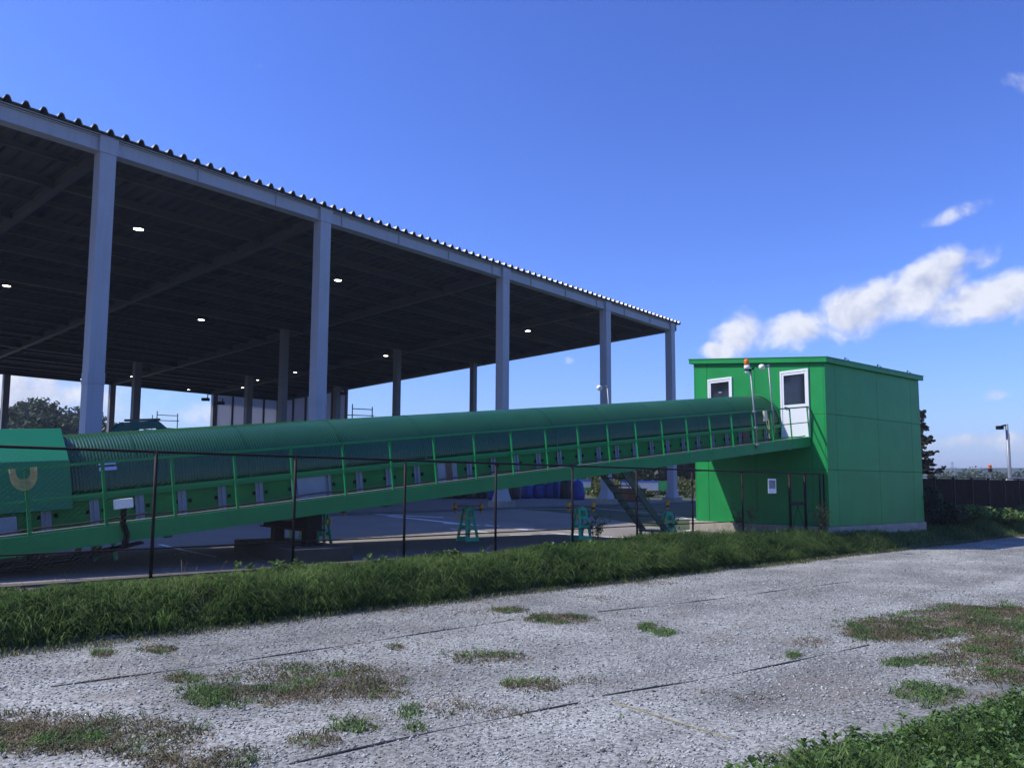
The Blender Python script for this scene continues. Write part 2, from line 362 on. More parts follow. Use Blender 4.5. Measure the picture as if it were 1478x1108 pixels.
def paint_strip(a, b, w):
    a = np.array(a[:2]); b = np.array(b[:2]); d = (b-a)/np.linalg.norm(b-a); p = np.array([-d[1], d[0]])*w/2
    vs = []; fs = []; n = max(2, int(np.linalg.norm(b-a)/1.0)+1)
    for i in range(n):
        c = a+(b-a)*i/(n-1)
        for q in (c-p, c+p):
            s_, l = to_site(q); vs.append((q[0], q[1], float(ground_z(l, s_))+.012))
    fs = [(2*i, 2*i+2, 2*i+3, 2*i+1) for i in range(n-1)]
    return vs, fs
mk = MB()
for (u0, v0, u1, v1, z, w) in ((230,789,312,804,0,.12),(440,738,700,736,.25,.12),(700,736,860,735.5,.28,.12),(860,735.5,1005,741,.25,.12),
        (500,742,580,744.5,.17,.35),(528,748,640,750,.14,.3),(560,750,690,757,.13,.3),(640,756,720,757,.12,.35),(700,757,770,757.5,.11,.35),
        (745,760,815,758.5,.1,.4),(780,763,860,759,.1,.4),(650,763,715,767,.08,.12),(735,770,805,768,.06,.12),
        (800,766,905,762,.08,.4),(850,768,955,766,.06,.4),(975,741,1003,740.5,.25,.2),(985,750,1003,749.5,.2,.2),(920,752,1000,750,.18,.12)):
    vs, fs = paint_strip(onz(u0,v0,z), onz(u1,v1,z), w); mk.add(vs, fs)
mk.build('road_marking', M_paint)['kind'] = 'structure'

# gravel stones: real pebbles on the near part of the lot
def stones(n, smin, smax, region):
    (s0, s1, l0, l1) = region
    octv = np.array([[1,0,0],[-1,0,0],[0,1,0],[0,-1,0],[0,0,1],[0,0,-.6]], float)
    octf = np.array([[0,2,4],[2,1,4],[1,3,4],[3,0,4],[2,0,5],[1,2,5],[3,1,5],[0,3,5]])
    s = rng.uniform(s0, s1, n); l = rng.uniform(l0, l1, n)
    r = rng.uniform(smin, smax, n)*rng.uniform(.6, 1.2, n)
    sc = np.stack([rng.uniform(.7,1.3,n), rng.uniform(.6,1.1,n), rng.uniform(.4,.85,n)], -1)*r[:,None]
    v = octv[None]*sc[:,None,:]*(1+rng.uniform(-.3,.3,(n,6,1)))
    a = rng.uniform(0, 6.28, n); c, sn = np.cos(a)[:,None], np.sin(a)[:,None]
    x = v[...,0]*c - v[...,1]*sn; y = v[...,0]*sn + v[...,1]*c
    v = np.stack([x+s[:,None], y+l[:,None], v[...,2]+(GZ+.004+r*.15)[:,None]], -1)
    f = (octf[None]+np.arange(n)[:,None,None]*6).reshape(-1, 3)
    return v.reshape(-1,3), f
v1, f1 = stones(72000, .008, .018, (-8, 14, -9.5, -1.3))
v2, f2 = stones(7000, .013, .027, (-8, 26, -9.5, -1.25))
v3, f3 = stones(12000, .010, .017, (10, 34, -9.5, -1.25))
sv = np.concatenate([v1, v2, v3]); sf = np.concatenate([f1, f2+len(v1), f3+len(v1)+len(v2)])
o = mesh_np('gravel_stones', sv, sf, M_stone); o.matrix_world = FM; tag(o, 'loose grey crushed stones over the gravel lot', 'gravel', kind='stuff')

# distant hills
def ridge(name, d, az0, az1, h, seed, m, base=-2):
    n = 120; vs = []; fs = []
    for i in range(n):
        a = math.radians(az0+(az1-az0)*i/(n-1)); z = h*(.55+.9*float(fbm(i*.09+seed, seed)))
        for k, (dd, zz) in enumerate(((d*.93, base), (d, z), (d*1.2, z*.8), (d*1.4, base))): vs.append((math.sin(a)*dd, math.cos(a)*dd, zz))
    for i in range(n-1):
        for k in range(3): fs.append((i*4+k, (i+1)*4+k, (i+1)*4+k+1, i*4+k+1))
    o = MB().add(vs, fs).build(name, m, smooth=False); o['kind'] = 'structure'; return o
ridge('hills', 700, -60, 75, 14, 3, M_hill)
ridge('hills', 1500, -70, 80, 36, 9, M_hill)

# ------------------------------------------------------------------ shed
SE = (10.31, 49.63, .40); SAZ = 40.53
SM = frame(SE, SAZ)
HB = 11.15; SL = .037
shed = thing('open_shed', SM, 'large open-sided steel storage shed with grey columns and corrugated roof', 'shed')
near_s = [0, -7.6, -16.6, -27.2, -35.2, -44.0]
def rz(w): return HB - SL*w
def hbeam_x(mb, x0, x1, y, z0, z1, fw=.28, ft=.03, wt_=.03):
    mb.box(x0, x1, y-wt_/2, y+wt_/2, z0+ft, z1-ft).box(x0, x1, y-fw/2, y+fw/2, z0, z0+ft).box(x0, x1, y-fw/2, y+fw/2, z1-ft, z1)
def column(s, w, size, foot=True):
    m = MB(); h = rz(w)
    m.box(s-size/2, s+size/2, w-size/2, w+size/2, .30, h+(.45 if w == 0 else 0))
    if w == 0:
        m.box(s-size/2-.012, s+size/2+.012, w-size/2-.012, w+size/2+.012, 4.0, 4.35)
        for zz in (4.06, 4.175, 4.29):
            for q_ in (-.14, 0, .14): m.box(s+q_-.018, s+q_+.018, w-size/2-.03, w-size/2-.0125, zz-.018, zz+.018)
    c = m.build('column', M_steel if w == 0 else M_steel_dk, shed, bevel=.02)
    if foot:
        k = MB(); a, b = size/2+.002, size/2+.10; z0, z1 = .30, .78
        k.add([(s-b,w-b,z0),(s+b,w-b,z0),(s+b,w+b,z0),(s-b,w+b,z0),(s-a,w-a,z1),(s+a,w-a,z1),(s+a,w+a,z1),(s-a,w+a,z1)],
              [(0,3,2,1),(0,1,5,4),(1,2,6,5),(2,3,7,6),(3,0,4,7)])
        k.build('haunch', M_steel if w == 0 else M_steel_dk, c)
        MB().box(s-.47, s+.47, w-.47, w+.47, -.1, .30).build('footing', M_conc, c, bevel=.02)
    return c
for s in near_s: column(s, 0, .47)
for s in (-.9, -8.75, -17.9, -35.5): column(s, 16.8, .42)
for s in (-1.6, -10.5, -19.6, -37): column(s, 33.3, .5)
for s in (-.2, -7.2, -16.6, -17.9, -24.6, -33): column(s, 45, .45)
X0, X1 = -52.0, .85
m = MB()      # eave beam on the camera side: plated box girder with flange lips
m.box(X0, .28, -.13, .13, HB, HB+.41).box(X0, .28, -.20, .20, HB-.025, HB-.001).box(X0, .28, -.20, .20, HB+.411, HB+.44)
for s in near_s: m.box(s-.27, s+.27, -.262, -.14, HB-.06, HB+.445)
for s in np.arange(-50, 0, 2.95): m.box(s-.012, s+.012, -.19, -.131, HB+.002, HB+.408)
m.build('eave_beam', M_steel, shed)
for w, d in ((16.8, .42), (33.3, .42), (45, .42)):
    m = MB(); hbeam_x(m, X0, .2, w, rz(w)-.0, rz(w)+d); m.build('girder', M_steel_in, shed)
for s in near_s[:]:
    m = MB(); P = [(s, y, rz(y)+.2) for y in (.15, 45.2)]
    m.bar(P[0], P[1], .03, .38)
    for dz in (-.2, .2): m.bar((s, .15, rz(.15)+.2+dz), (s, 45.2, rz(45.2)+.2+dz), .26, .03)
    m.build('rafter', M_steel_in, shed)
for w in np.arange(2.1, 45, 2.1):
    if min(abs(w-16.8), abs(w-33.3)) < .5: continue
    big = (int(round(w/2.1)) % 2 == 0)
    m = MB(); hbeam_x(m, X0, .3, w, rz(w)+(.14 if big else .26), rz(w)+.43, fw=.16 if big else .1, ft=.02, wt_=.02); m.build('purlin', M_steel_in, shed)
# folded-plate roof: ridges run across the shed, profile shows at the eave
pitch = .46; prof = [(0,0),(.12,.0),(.18,.135),(.225,.155),(.27,.135),(.33,0)]
vs = []; xs = []
k = 0; x = X0
while x < X1:
    for dx, dz in prof: xs.append((x+dx, dz))
    x += pitch
ys = [-.38, 5, 15, 25, 35, 45.9]
xs = np.array(xs); n = len(xs)
top = []
for y in ys:
    for xx, dz in xs: top.append((xx, y, rz(y)+.505+dz))
fs = [(j*n+i, j*n+i+1, (j+1)*n+i+1, (j+1)*n+i) for j in range(len(ys)-1) for i in range(n-1)]
r = MB().add(top, fs).build('roof_sheet', M_roof, shed)
sm_ = r.modifiers.new('thick', 'SOLIDIFY'); sm_.thickness = .015; sm_.offset = 1
ln = MB().add([(x, y, z-.03) for x, y, z in top], fs); ln.build('roof_shade_sheet', M_roof_shade, shed)  # added dark sheet, stands in for the shade on the roof underside
m = MB()
for y, dz in ((-.25, .60),): m.box(X0, X1, y-.03, y+.03, rz(y)+.445, rz(y)+.465)
m.build('eave_angle', M_steel, shed)
# gable edge trim along the right end
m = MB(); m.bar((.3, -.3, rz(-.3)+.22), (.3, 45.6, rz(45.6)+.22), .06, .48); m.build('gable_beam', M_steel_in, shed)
# white sheet walls round the far corner
for j, s in enumerate(np.arange(-7.0, -.3, 1.7)):
    MB().box(s+.06, s+1.64, 45.0, 45.05, .3, rz(45)-.02).build('wall_sheet', M_panel_w, shed)
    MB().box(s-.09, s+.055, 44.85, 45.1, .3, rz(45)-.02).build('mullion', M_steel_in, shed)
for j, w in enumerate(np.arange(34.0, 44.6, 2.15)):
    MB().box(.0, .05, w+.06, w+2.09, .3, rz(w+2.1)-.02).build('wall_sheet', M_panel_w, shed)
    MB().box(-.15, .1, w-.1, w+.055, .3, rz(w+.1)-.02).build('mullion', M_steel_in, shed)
o = MB().box(X0-3, 1.4, -.9, 47, -.3, .012).build('shed_floor', M_slab); o.matrix_world = SM; o['kind'] = 'structure'

# high-bay lamps under the roof
M_glow = emit('lamp_glow', (1, .97, .86), 14)
lamps = [(5.12,-31.94,'large lit high-bay lamp beyond the leftmost front column'), (5.3,-22.5,'lit high-bay lamp just right of the second front column'),
         (17.0,-23.2,'lit ceiling lamp low in the dark bay between the two left front columns'), (5.9,-7.47,'lit ceiling lamp just right of the third front column'),
         (18.16,-8.66,'lit ceiling lamp beside the middle-row column left of the third front column'), (28.3,-9.44,'small lit lamp just left of the second front column, by a middle-row column'),
         (16.94,-32.86,'lit ceiling lamp at the left edge of the photo under the shed'), (33.5,-9.6,'tiny lit lamp over the white sheet wall, left of the second front column'),
         (42.1,-11.24,'tiny lit lamp at the far eave above the pipe scaffold'), (38.0,-8.35,'tiny lit lamp at the far eave above the white sheet wall'),
         (42.2,-20.1,'tiny lit lamp at the far eave hard by the leftmost front column'), (38.4,-17.8,'tiny lit lamp at the far eave above the teal excavator bucket')]
lamp0 = None
for w, s, lab in lamps:
    M = SM @ Matrix.Translation((s, w, HB-.22-SL*w))
    if lamp0 is None:
        lamp0 = thing('ceiling_lamp', M, lab, 'lamp', 'high-bay lamps under the shed roof')
        MB().lathe([(.02,.42),(.09,.40),(.10,.2),(.19,.06),(.21,0),(.20,-.02),(.175,0.0)], 18).build('housing', M_steel_in, lamp0, True)
        MB().lathe([(.0,-.005),(.09,-.02),(.174,-.005)], 18).build('lens', M_glow, lamp0, True)
    else: copy_thing(lamp0, M @ Matrix.Scale(.72 if w > 25 else .95, 4), lab)

# ------------------------------------------------------------------ control house
K = np.array([10.5, 25.6, 0.0]); KAZ = 51.5
KM = frame(K, KAZ)
house = thing('conveyor_house', KM, 'green panelled two-storey cabin on a concrete base at the end of the conveyor', 'building')
LX, LY = 6.95, 5.44
def rtop(y): return 5.62 + .108*y
z_s = [.14, 2.03, 3.90]
m = MB(); g = .012
def wall_panels_front(xs_, ys_):
    for a, b in zip(ys_[:-1], ys_[1:]):
        for i, z0 in enumerate(z_s):
            z1a, z1b = (z_s[i+1],)*2 if i < 2 else (rtop(a), rtop(b))
            y0, y1 = a+g/2, b-g/2
            m.add([(xs_[0],y0,z0+g/2),(xs_[1],y0,z0+g/2),(xs_[1],y1,z0+g/2),(xs_[0],y1,z0+g/2),(xs_[0],y0,z1a-g/2),(xs_[1],y0,z1a-g/2),(xs_[1],y1,z1b-g/2),(xs_[0],y1,z1b-g/2)],
                  [(0,3,2,1),(4,5,6,7),(0,1,5,4),(1,2,6,5),(2,3,7,6),(3,0,4,7)])
wall_panels_front((0, .06), [.06, .55, 2.72, 4.82, LY-.06])
wall_panels_front((LX-.06, LX), [.06, 1.8, 3.6, LY-.06])
for (y0, y1, zt) in ((0, .06, rtop(0)), (LY-.06, LY, rtop(LY))):
    xs_ = [0, .65, 3.56, 6.2, LX]
    for a, b in zip(xs_[:-1], xs_[1:]):
        for i, z0 in enumerate(z_s):
            z1 = z_s[i+1] if i < 2 else zt
            m.box(a+(g/2 if a else 0), b-(g/2 if b < LX else 0), y0, y1, z0+g/2, z1-g/2)
m.build('wall', M_gwall, house, bevel=.004)
m = MB(); m.add([(.03,.03,.05),(LX-.03,.03,.05),(LX-.03,LY-.03,.05),(.03,LY-.03,.05),(.03,.03,rtop(0)-.02),(LX-.03,.03,rtop(0)-.02),(LX-.03,LY-.03,rtop(LY)-.02),(.03,LY-.03,rtop(LY)-.02)],
    [(0,3,2,1),(4,5,6,7),(0,1,5,4),(1,2,6,5),(2,3,7,6),(3,0,4,7)]); m.build('joint_backing', M_joint, house)
MB().box(-.16, LX+.06, -.05, LY+.20, -.75, .138).build('base', M_conc, house, bevel=.015)
m = MB(); e0, e1 = -.14, LY+.14
def slab(z0, z1, xa, xb, ya, yb):
    m.add([(xa,ya,rtop(ya)+z0),(xb,ya,rtop(ya)+z0),(xb,yb,rtop(yb)+z0),(xa,yb,rtop(yb)+z0),(xa,ya,rtop(ya)+z1),(xb,ya,rtop(ya)+z1),(xb,yb,rtop(yb)+z1),(xa,yb,rtop(yb)+z1)],
          [(0,3,2,1),(4,5,6,7),(0,1,5,4),(1,2,6,5),(2,3,7,6),(3,0,4,7)])
slab(.005, .17, -.12, LX+.12, e0, e1)
roof = m.build('roof', M_gwall, house, bevel=.008)
m = MB(); slab(.172, .202, -.135, LX+.135, e0-.02, e1+.02); m.build('roof_cap', M_groof, roof)
for x in (1.34, 3.66, 6.01):
    c = MB(); z = rtop(-.1)+.202; c.box(x-.03, x+.03, -.15, .05, z, z+.015).box(x-.03, x+.03, -.02, -.005, z+.015, z+.12).bar((x, -.14, z+.015), (x, -.015, z+.11), .05, .012)
    c.build('snow_guard', M_dkgreen, roof)
def door(y0, y1, z0, z1):
    d = MB(); t = .07
    d.box(-.055, .02, y0, y0+t, z0, z1).box(-.055, .02, y1-t, y1, z0, z1).box(-.055, .02, y0+t, y1-t, z1-t*1.2, z1).box(-.055, .02, y0+t, y1-t, z0, z0+.04)
    D = d.build('door', M_white, house, bevel=.006)
    zm = z0+(z1-z0)*.475
    p = MB(); p.box(-.035, .015, y0+t+.004, y1-t-.004, z0+.044, zm).box(-.042, .015, y0+t+.004, y1-t-.004, zm+.002, zm+.11)
    p.box(-.042, .015, y0+t+.004, y0+t+.07, zm+.112, z1-t*1.2-.004).box(-.042, .015, y1-t-.07, y1-t-.004, zm+.112, z1-t*1.2-.004).box(-.042, .015, y0+t+.072, y1-t-.072, z1-t*1.2-.08, z1-t*1.2-.004)
    p.build('leaf', M_white, D, bevel=.004)
    MB().box(-.028, .012, y0+t+.073, y1-t-.073, zm+.113, z1-t*1.2-.083).build('pane', M_glass, D)
    h = MB(); h.box(-.06, -.036, y1-t-.13, y1-t-.10, zm-.02, zm+.06).tube((-.085, y1-t-.115, zm+.02), (-.085, y1-t-.235, zm+.02), .011).tube((-.05, y1-t-.115, zm+.02), (-.09, y1-t-.115, zm+.02), .011)
    h.build('handle', M_dk, D)
    return D
door(.58, 1.66, 2.99, 5.49)
D2 = door(3.66, 4.76, 2.99, 5.53)
MB().box(-.034, -.0285, 4.13, 4.27, 4.96, 5.01).build('notice_strip', M_bracket, D2)

# ------------------------------------------------------------------ conveyor
TL = math.atan(.109)
a_ = math.radians(KAZ)
ec = np.array([math.sin(a_), math.cos(a_), 0]); nc = np.array([-ec[1], ec[0], 0]); up = np.array([0,0,1.])
c0 = K + nc*2.72 + np.array([0,0,3.63])
ex = ec*math.cos(TL)+up*math.sin(TL); ez = -ec*math.sin(TL)+up*math.cos(TL)
CM = Matrix(((ex[0],nc[0],ez[0],c0[0]),(ex[1],nc[1],ez[1],c0[1]),(ex[2],nc[2],ez[2],c0[2]),(0,0,0,1)))
conv = thing('tube_conveyor', CM, 'long inclined green conveyor with ribbed half-round cover and handrailed walkway', 'conveyor')
XE = -21.95
RT = 1.0
def arch(x0, x1, r, dz, ring):      # ribbed half-round sheet
    xs_ = []
    x = x0
    i = 0
    while x < x1:
        xs_.append((x, 0.0046*(1-math.cos(2*math.pi*i/8)) if ring else 0)); x += (.0067 if ring else .035); i += 1
    xs_.append((x1, 0))
    ns = 26; v = []
    for x, d in xs_:
        for k in range(ns+1):
            t = math.pi*k/ns; v.append((x, -(r+d)*math.cos(t), dz+(r+d)*math.sin(t)))
        v.append((x, r+d, 0)); v.append((x, -r-d, 0))
    w = ns+3; v = np.array(v); f = []
    n_ = len(xs_); idx = np.arange(n_*w).reshape(n_, w)
    q = np.stack([idx[:-1,:-2], idx[1:,:-2], idx[1:,1:-1], idx[:-1,1:-1]], -1)
    q2 = np.stack([idx[:-1,-1], idx[1:,-1], idx[1:,0], idx[:-1,0]], -1)
    return v, np.concatenate([q.reshape(-1,4), q2.reshape(-1,4)])
v, f = arch(XE, -.002, RT, .10, True)
cov = mesh_np('cover', v, f, M_tube, conv, True)
sm_ = cov.modifiers.new('thick', 'SOLIDIFY'); sm_.thickness = .006; sm_.offset = -1
for i, x in enumerate(np.arange(XE+1.1, -1, 2.05)):
    v, f = arch(x, x+.05, RT+.0125, .10, False); o = mesh_np('cover_seam', v, f, M_tube, cov, True)
v, f = arch(-.10, -.002, RT+.05, .10, False); o = mesh_np('collar', v, f, M_gpaint, cov, True); o.modifiers.new('t', 'SOLIDIFY').thickness = .02
for sy in (-1, 1):
    m = MB(); y = sy*1.0
    m.box(XE-3.6, -.01, min(y, y+sy*.10), max(y, y+sy*.10), -.03, .022); m.box(XE-3.6, -.01, min(y+sy*.092,y+sy*.10), max(y+sy*.092,y+sy*.10), -.10, -.031)
    m.build('cover_flange', M_gpaint, conv)
    m = MB().box(XE-3.6, -.01, min(y, y-sy*.02), max(y, y-sy*.02), -.78, -.035)
    sp = m.build('side_sheet', M_gpanel, conv)
    b = MB()
    for x in np.arange(XE-3.4, -.1, .245):
        if abs(((x-.1) % .735)-.0) < .13: continue
        b.lathe([(0,.0),(.0,.012),(.026,.012),(.03,0)], 7).xf(Matrix.Identity(4)) if False else b.box(x-.03, x+.03, min(y+sy*.001, y+sy*.02), max(y+sy*.001, y+sy*.02), -.34, -.27)
    b.build('bolt_row', M_dk, sp)
    for i, x in enumerate(np.arange(XE-3.3, -.3, .735)):
        k_ = MB().box(x-.075, x+.075, min(y+sy*.022, y+sy*.034), max(y+sy*.022, y+sy*.034), -.62, -.032)
        k_.box(x-.01, x+.01, min(y+sy*.035, y+sy*.085), max(y+sy*.035, y+sy*.085), -.58, -.06)
        k_.build('roller_bracket', M_bracket, conv)
    # walkway
    y0, y1 = sorted((y+sy*.06, y+sy*1.10))
    MB().box(XE-3.6, -.02, y0, y1, -.585, -.545).build('walkway_deck', M_dkgreen, conv)
    ya = y+sy*1.16; yb = y+sy*1.10
    m = MB(); m.box(XE-3.6, -.02, min(ya-sy*.012, ya), max(ya-sy*.012, ya), -.80, -.50); lo, hi = sorted((ya-sy*.013, ya-sy*.09))
    m.box(XE-3.6, -.02, lo, hi, -.80, -.786); m.box(XE-3.6, -.02, lo, hi, -.514, -.50)
    ch = m.build('side_channel', M_gpaint, conv)
    m = MB(); yr = y+sy*1.12
    m.bar((XE-3.4, yr, .54), (-.02, yr, .54), .05, .045); tr_ = m.build('top_rail', M_gpaint, conv)
    m = MB(); m.bar((XE-3.4, yr, .02), (-.02, yr, .02), .022, .03); m.build('mid_rail', M_gpaint, conv)
    for x in list(np.arange(-.13-1.05*1, XE-3.3, -1.075))+[-.1]:
        p = MB(); p.box(x-.028, x+.028, yr-.005, yr+.005, -.66, .518); p.box(x-.028, x-.018, yr+sy*.0055-.0 if sy < 0 else yr+.0055, yr+.045, -.66, .518) if sy > 0 else p.box(x-.028, x-.018, yr-.045, yr-.0055, -.66, .518)
        p.build('post', M_gpaint, conv)
yr = -2.12
m = MB(); pts = []
for x in np.arange(XE-3.4, -.1, .27): pts.append((x, yr+.07, -.415+.018*math.sin(x*1.7)+.012*math.sin(x*4.1)))
m.path(pts, .017, 6); m.build('power_cable', M_black, conv)
m = MB(); m.tube((XE-3.4, yr+.09, -.478), (-.4, yr+.09, -.478), .013, 6); m.build('conduit', M_conc, conv)
MB().box(XE-3.5, -.02, -.97, .97, -.80, -.76).build('belly_pan', M_dkgreen, conv)
for x in np.arange(XE-3, -.2, 2.15):
    MB().box(x-.05, x+.05, -2.10, 2.10, -.84, -.802).build('cross_bearer', M_dkgreen, conv)
# grey cover boxes and a rusty strip on the side
for x, w, mm in ((-17.55,.62,M_bracket),(-14.15,.55,M_bracket)):
    MB().box(x-w/2, x+w/2, -1.07, -1.037, -.60, -.035).build('cover_plate', mm, conv, bevel=.006)
MB().box(-14.2, -14.02, -1.083, -1.072, -.60, -.035).build('rust_strip', mat('rust', (.16,.10,.07), .9, var=.4, scale=12), conv)
MB().box(-2.35, -2.05, -1.07, -1.037, -.52, -.05).build('rust_strip', mat('rust', (.16,.10,.07), .9), conv)
MB().box(-23.55, -22.75, -1.24, -1.16, -.76, -.23).build('cover_plate', M_bracket, conv, bevel=.01)
# landing plate at the door
MB().box(-1.0, -.02, -2.11, -1.02, -.50, -.47).build('landing_plate', M_gpaint, conv)
# loading hood at the low end
hx0, hx1 = XE-4.2, XE+.02
pf = [(-1.19,-.22),(1.19,-.22),(1.19,.62),(.55,1.20),(-.55,1.20),(-1.19,.62)]
vs = []
for x, dz in ((hx1, 0), (hx0, .20)):
    for y, z in pf: vs.append((x, y, z+dz))
n_ = len(pf)
MB().add(vs, [(i,(i+1)%n_,n_+(i+1)%n_,n_+i) for i in range(n_)]+[tuple(range(n_)), tuple(reversed(range(n_,2*n_)))]).build('loading_hood', M_hood, conv, bevel=.012)
# small two-bar notice and brown smear on the cover
lb = MB()
for z in (.52, .42):
    t = math.asin(min(.99, (z-.10)/1.03)); y = -1.03*math.cos(t); lb.box(-21.45, -21.17, y-.012, y-.002, z-.03, z+.03)
lb.build('notice_sticker', mat('pale_blue_label', (.42,.47,.78), .5), conv, bevel=.008)

def in_conv(x, y, z): return CM @ Matrix.Translation((x, y, z))
# things fixed to the walkway
t = thing('beacon_pole', in_conv(-3.28, -2.19, -.62), 'grey pole with an orange rotating beacon on the conveyor handrail', 'beacon')
MB().tube((0,0,0), (0,0,2.45), .026, 10).build('pole', M_galv, t, True)
m = MB()
for z in (.12, .65, 1.15): m.box(-.055, .055, -.045, .06, z-.03, z+.03)
m.build('clamp', M_galv, t)
m = MB(); m.box(-.26, .10, -.06, .06, 2.45, 2.475).bar((-.02,0,2.42), (-.2,0,2.46), .03, .03).bar((.1,0,2.47), (.16,0,2.52), .04, .04); m.build('bracket', M_dk, t)
MB().lathe([(0,2.475),(.09,2.475),(.095,2.53),(.085,2.60),(0,2.60)], 16, (-.17,0,0)).build('beacon_base', M_lampw, t, True)
MB().lathe([(.07,2.601),(.08,2.615),(.077,2.74),(.05,2.79),(0,2.80)], 16, (-.17,0,0)).build('beacon_lens', M_orange, t, True)
MB().lathe([(0,-.10),(.05,-.10),(.06,.0),(0,.0)], 12, (-.17,.02,2.43)).build('buzzer', M_lampw, t, True)
def flood(loc, lab, flip=1):
    t = thing('floodlight_pole', loc, lab, 'floodlight', 'floodlight poles on the conveyor')
    MB().tube((0,0,0), (0,0,2.25), .024, 8).build('pole', M_galv, t, True)
    m = MB(); m.tube((0,0,2.23), (-.34,0,2.23), .018, 8).box(-.03,.03,-.03,.03,2.2,2.27); m.build('arm', M_galv, t)
    m = MB(); m.lathe([(0,.10),(.04,.09),(.05,.05),(.10,.0),(.105,-.025),(.085,-.025)], 16).xf(Matrix.Translation((-.40,-.02,2.2)) @ Matrix.Rotation(math.radians(62), 4, 'X') @ Matrix.Rotation(math.radians(-25), 4, 'Y'))
    m.build('lamp_head', M_lampw, t, True)
    m = MB(); m.lathe([(0,-.02),(.085,-.022)], 16).xf(Matrix.Translation((-.40,-.02,2.2)) @ Matrix.Rotation(math.radians(62), 4, 'X') @ Matrix.Rotation(math.radians(-25), 4, 'Y'))
    m.build('lamp_glass', M_lampw, t, True)
flood(in_conv(-2.25, -2.18, -.28), 'thin grey pole with a white floodlight between the orange beacon and the white door')
flood(in_conv(-5.2, 2.18, -.45), 'thin pole with a white floodlight behind the cover, in front of the last shed column')
t = thing('junction_box', in_conv(-2.75, -2.19, .22), 'cream junction box with a looping cable between the two poles by the cabin', 'junction box')
MB().box(-.075, .075, -.07, 0, -.02, .30).build('box', M_cream, t, bevel=.01)
pts = [(.02+.13*(i/10), -.04, -.02-.28*math.sin(math.pi*i/10*.62)) for i in range(11)] + [(.16,-.04,-.02),(.15,-.04,.06)]
MB().path(pts, .009).path([(.14,-.03,-.42),(.11,-.04,-.5),(.13,-.04,-.58)], .014).build('cable', M_cream, t)
t = thing('rope_loop', in_conv(-22.72, -2.16, .50), 'yellow rope loop hanging over the handrail in front of the loading hood', 'rope')
m = MB(); 
for j in range(7):
    w_ = .105+.012*j; dd = .12+.026*j
    pts = [(w_*math.cos(math.pi*(1+i/12.)), -.012*j*.4, -.02-dd*abs(math.sin(math.pi*(i/12.)))**.8) for i in range(13)]
    pts = [(pts[0][0], 0, .04)]+pts+[(pts[-1][0], 0, .04)]
    m.path(pts, .009, 5)
m.build('strand', M_yrope, t)
t = thing('switch_box', in_conv(-21.35, -2.17, -.18), 'small white switch box low on the handrail post near the loading hood', 'switch')
MB().box(-.15, .14, -.09, -.005, -.07, .09).build('box', M_lampw, t, bevel=.012)
MB().path([(0,-.05,-.07),(-.03,-.05,-.3),(.02,-.05,-.52),(-.04,-.04,-.72)], .05, 7).build('cable_bundle', M_dk, t)
# sagging hoses below the low end
t = thing('hose_bundle', in_conv(-22.4, -1.9, -.86), 'black hoses sagging under the low end of the conveyor', 'hose')
for k_, (y, sg) in enumerate(((-.05,.10),(.05,.16),(.14,.06))):
    MB().path([(-1.6+.27*i, y, -.02-sg*math.sin(math.pi*i/11)) for i in range(12)], .022, 7).build('hose', M_black, t, True)

# support bent and pier
PM = frame(K + ec*(-17.75), KAZ)
t = thing('support_frame', PM @ Matrix.Translation((0,0,.30)), 'dark steel support frame under the conveyor standing on a concrete pier', 'support')
m = MB(); m.box(-.16, .16, .72, 2.95, .30, .62).box(-.22, .22, .66, 3.0, .27, .298).box(-.22, .22, .66, 3.0, .622, .65); m.build('crossbeam', M_dk, t)
for y in (.95, 2.55):
    m = MB().box(-.11, .11, y-.11, y+.11, 0, .268).box(-.2, .2, y-.2, y+.2, -.015, .0); m.build('leg', M_dk, t)
    MB().box(-.13, .13, y-.13, y+.13, .652, .86 if y > 1 else .86).build('bearing_post', M_dk, t)
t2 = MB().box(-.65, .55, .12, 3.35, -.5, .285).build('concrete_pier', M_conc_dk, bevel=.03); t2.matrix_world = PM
tag(t2, 'weathered concrete pier block under the conveyor support', 'pier')
for y, x in ((1.5,-.5),(2.2,-.45)):
    pass
# low end legs (hidden mostly behind the grass)
t = thing('support_frame', frame(K+ec*(-23.6), KAZ), 'short dark legs under the loading hood end of the conveyor', 'support')
for y in (1.0, 4.2): MB().box(-.1, .1, y-.1, y+.1, 0, .34).build('leg', M_dk, t)
MB().box(-.12, .12, .8, 4.5, .342, .46).build('crossbeam', M_dk, t)

# staircase
stair = thing('steel_staircase', frame(K, KAZ), 'dark green steel staircase leading down from the conveyor walkway to the yard', 'staircase')
sx0, sz0, sx1, sz1 = -9.15, 2.10, -7.2, .22
for y in (.85, 1.72):
    dx, dz = sx1-sx0, sz1-sz0; m = MB(); w_ = .13
    m.add([(sx0-w_,y-.02,sz0),(sx0+w_,y-.02,sz0),(sx1+w_,y-.02,sz1),(sx1-w_,y-.02,sz1),(sx0-w_,y+.02,sz0),(sx0+w_,y+.02,sz0),(sx1+w_,y+.02,sz1),(sx1-w_,y+.02,sz1)],
          [(0,3,2,1),(4,5,6,7),(0,1,5,4),(1,2,6,5),(2,3,7,6),(3,0,4,7)])
    m.build('stringer', M_dkgreen, stair)
for i in range(1, 9):
    f_ = i/9.; x = sx0+(sx1-sx0)*f_; z = sz0+(sz1-sz0)*f_
    MB().box(x-.12, x+.12, .875, 1.695, z-.015, z+.015).build('tread', M_dkgreen, stair)
m = MB().box(-7.35, -6.75, .82, 1.75, .17, .215); m.build('landing', M_dkgreen, stair)
for x in (-7.3, -6.8):
    for y in (.86, 1.70): MB().box(x-.03, x+.03, y-.03, y+.03, -.02, .168).build('leg', M_dkgreen, stair)
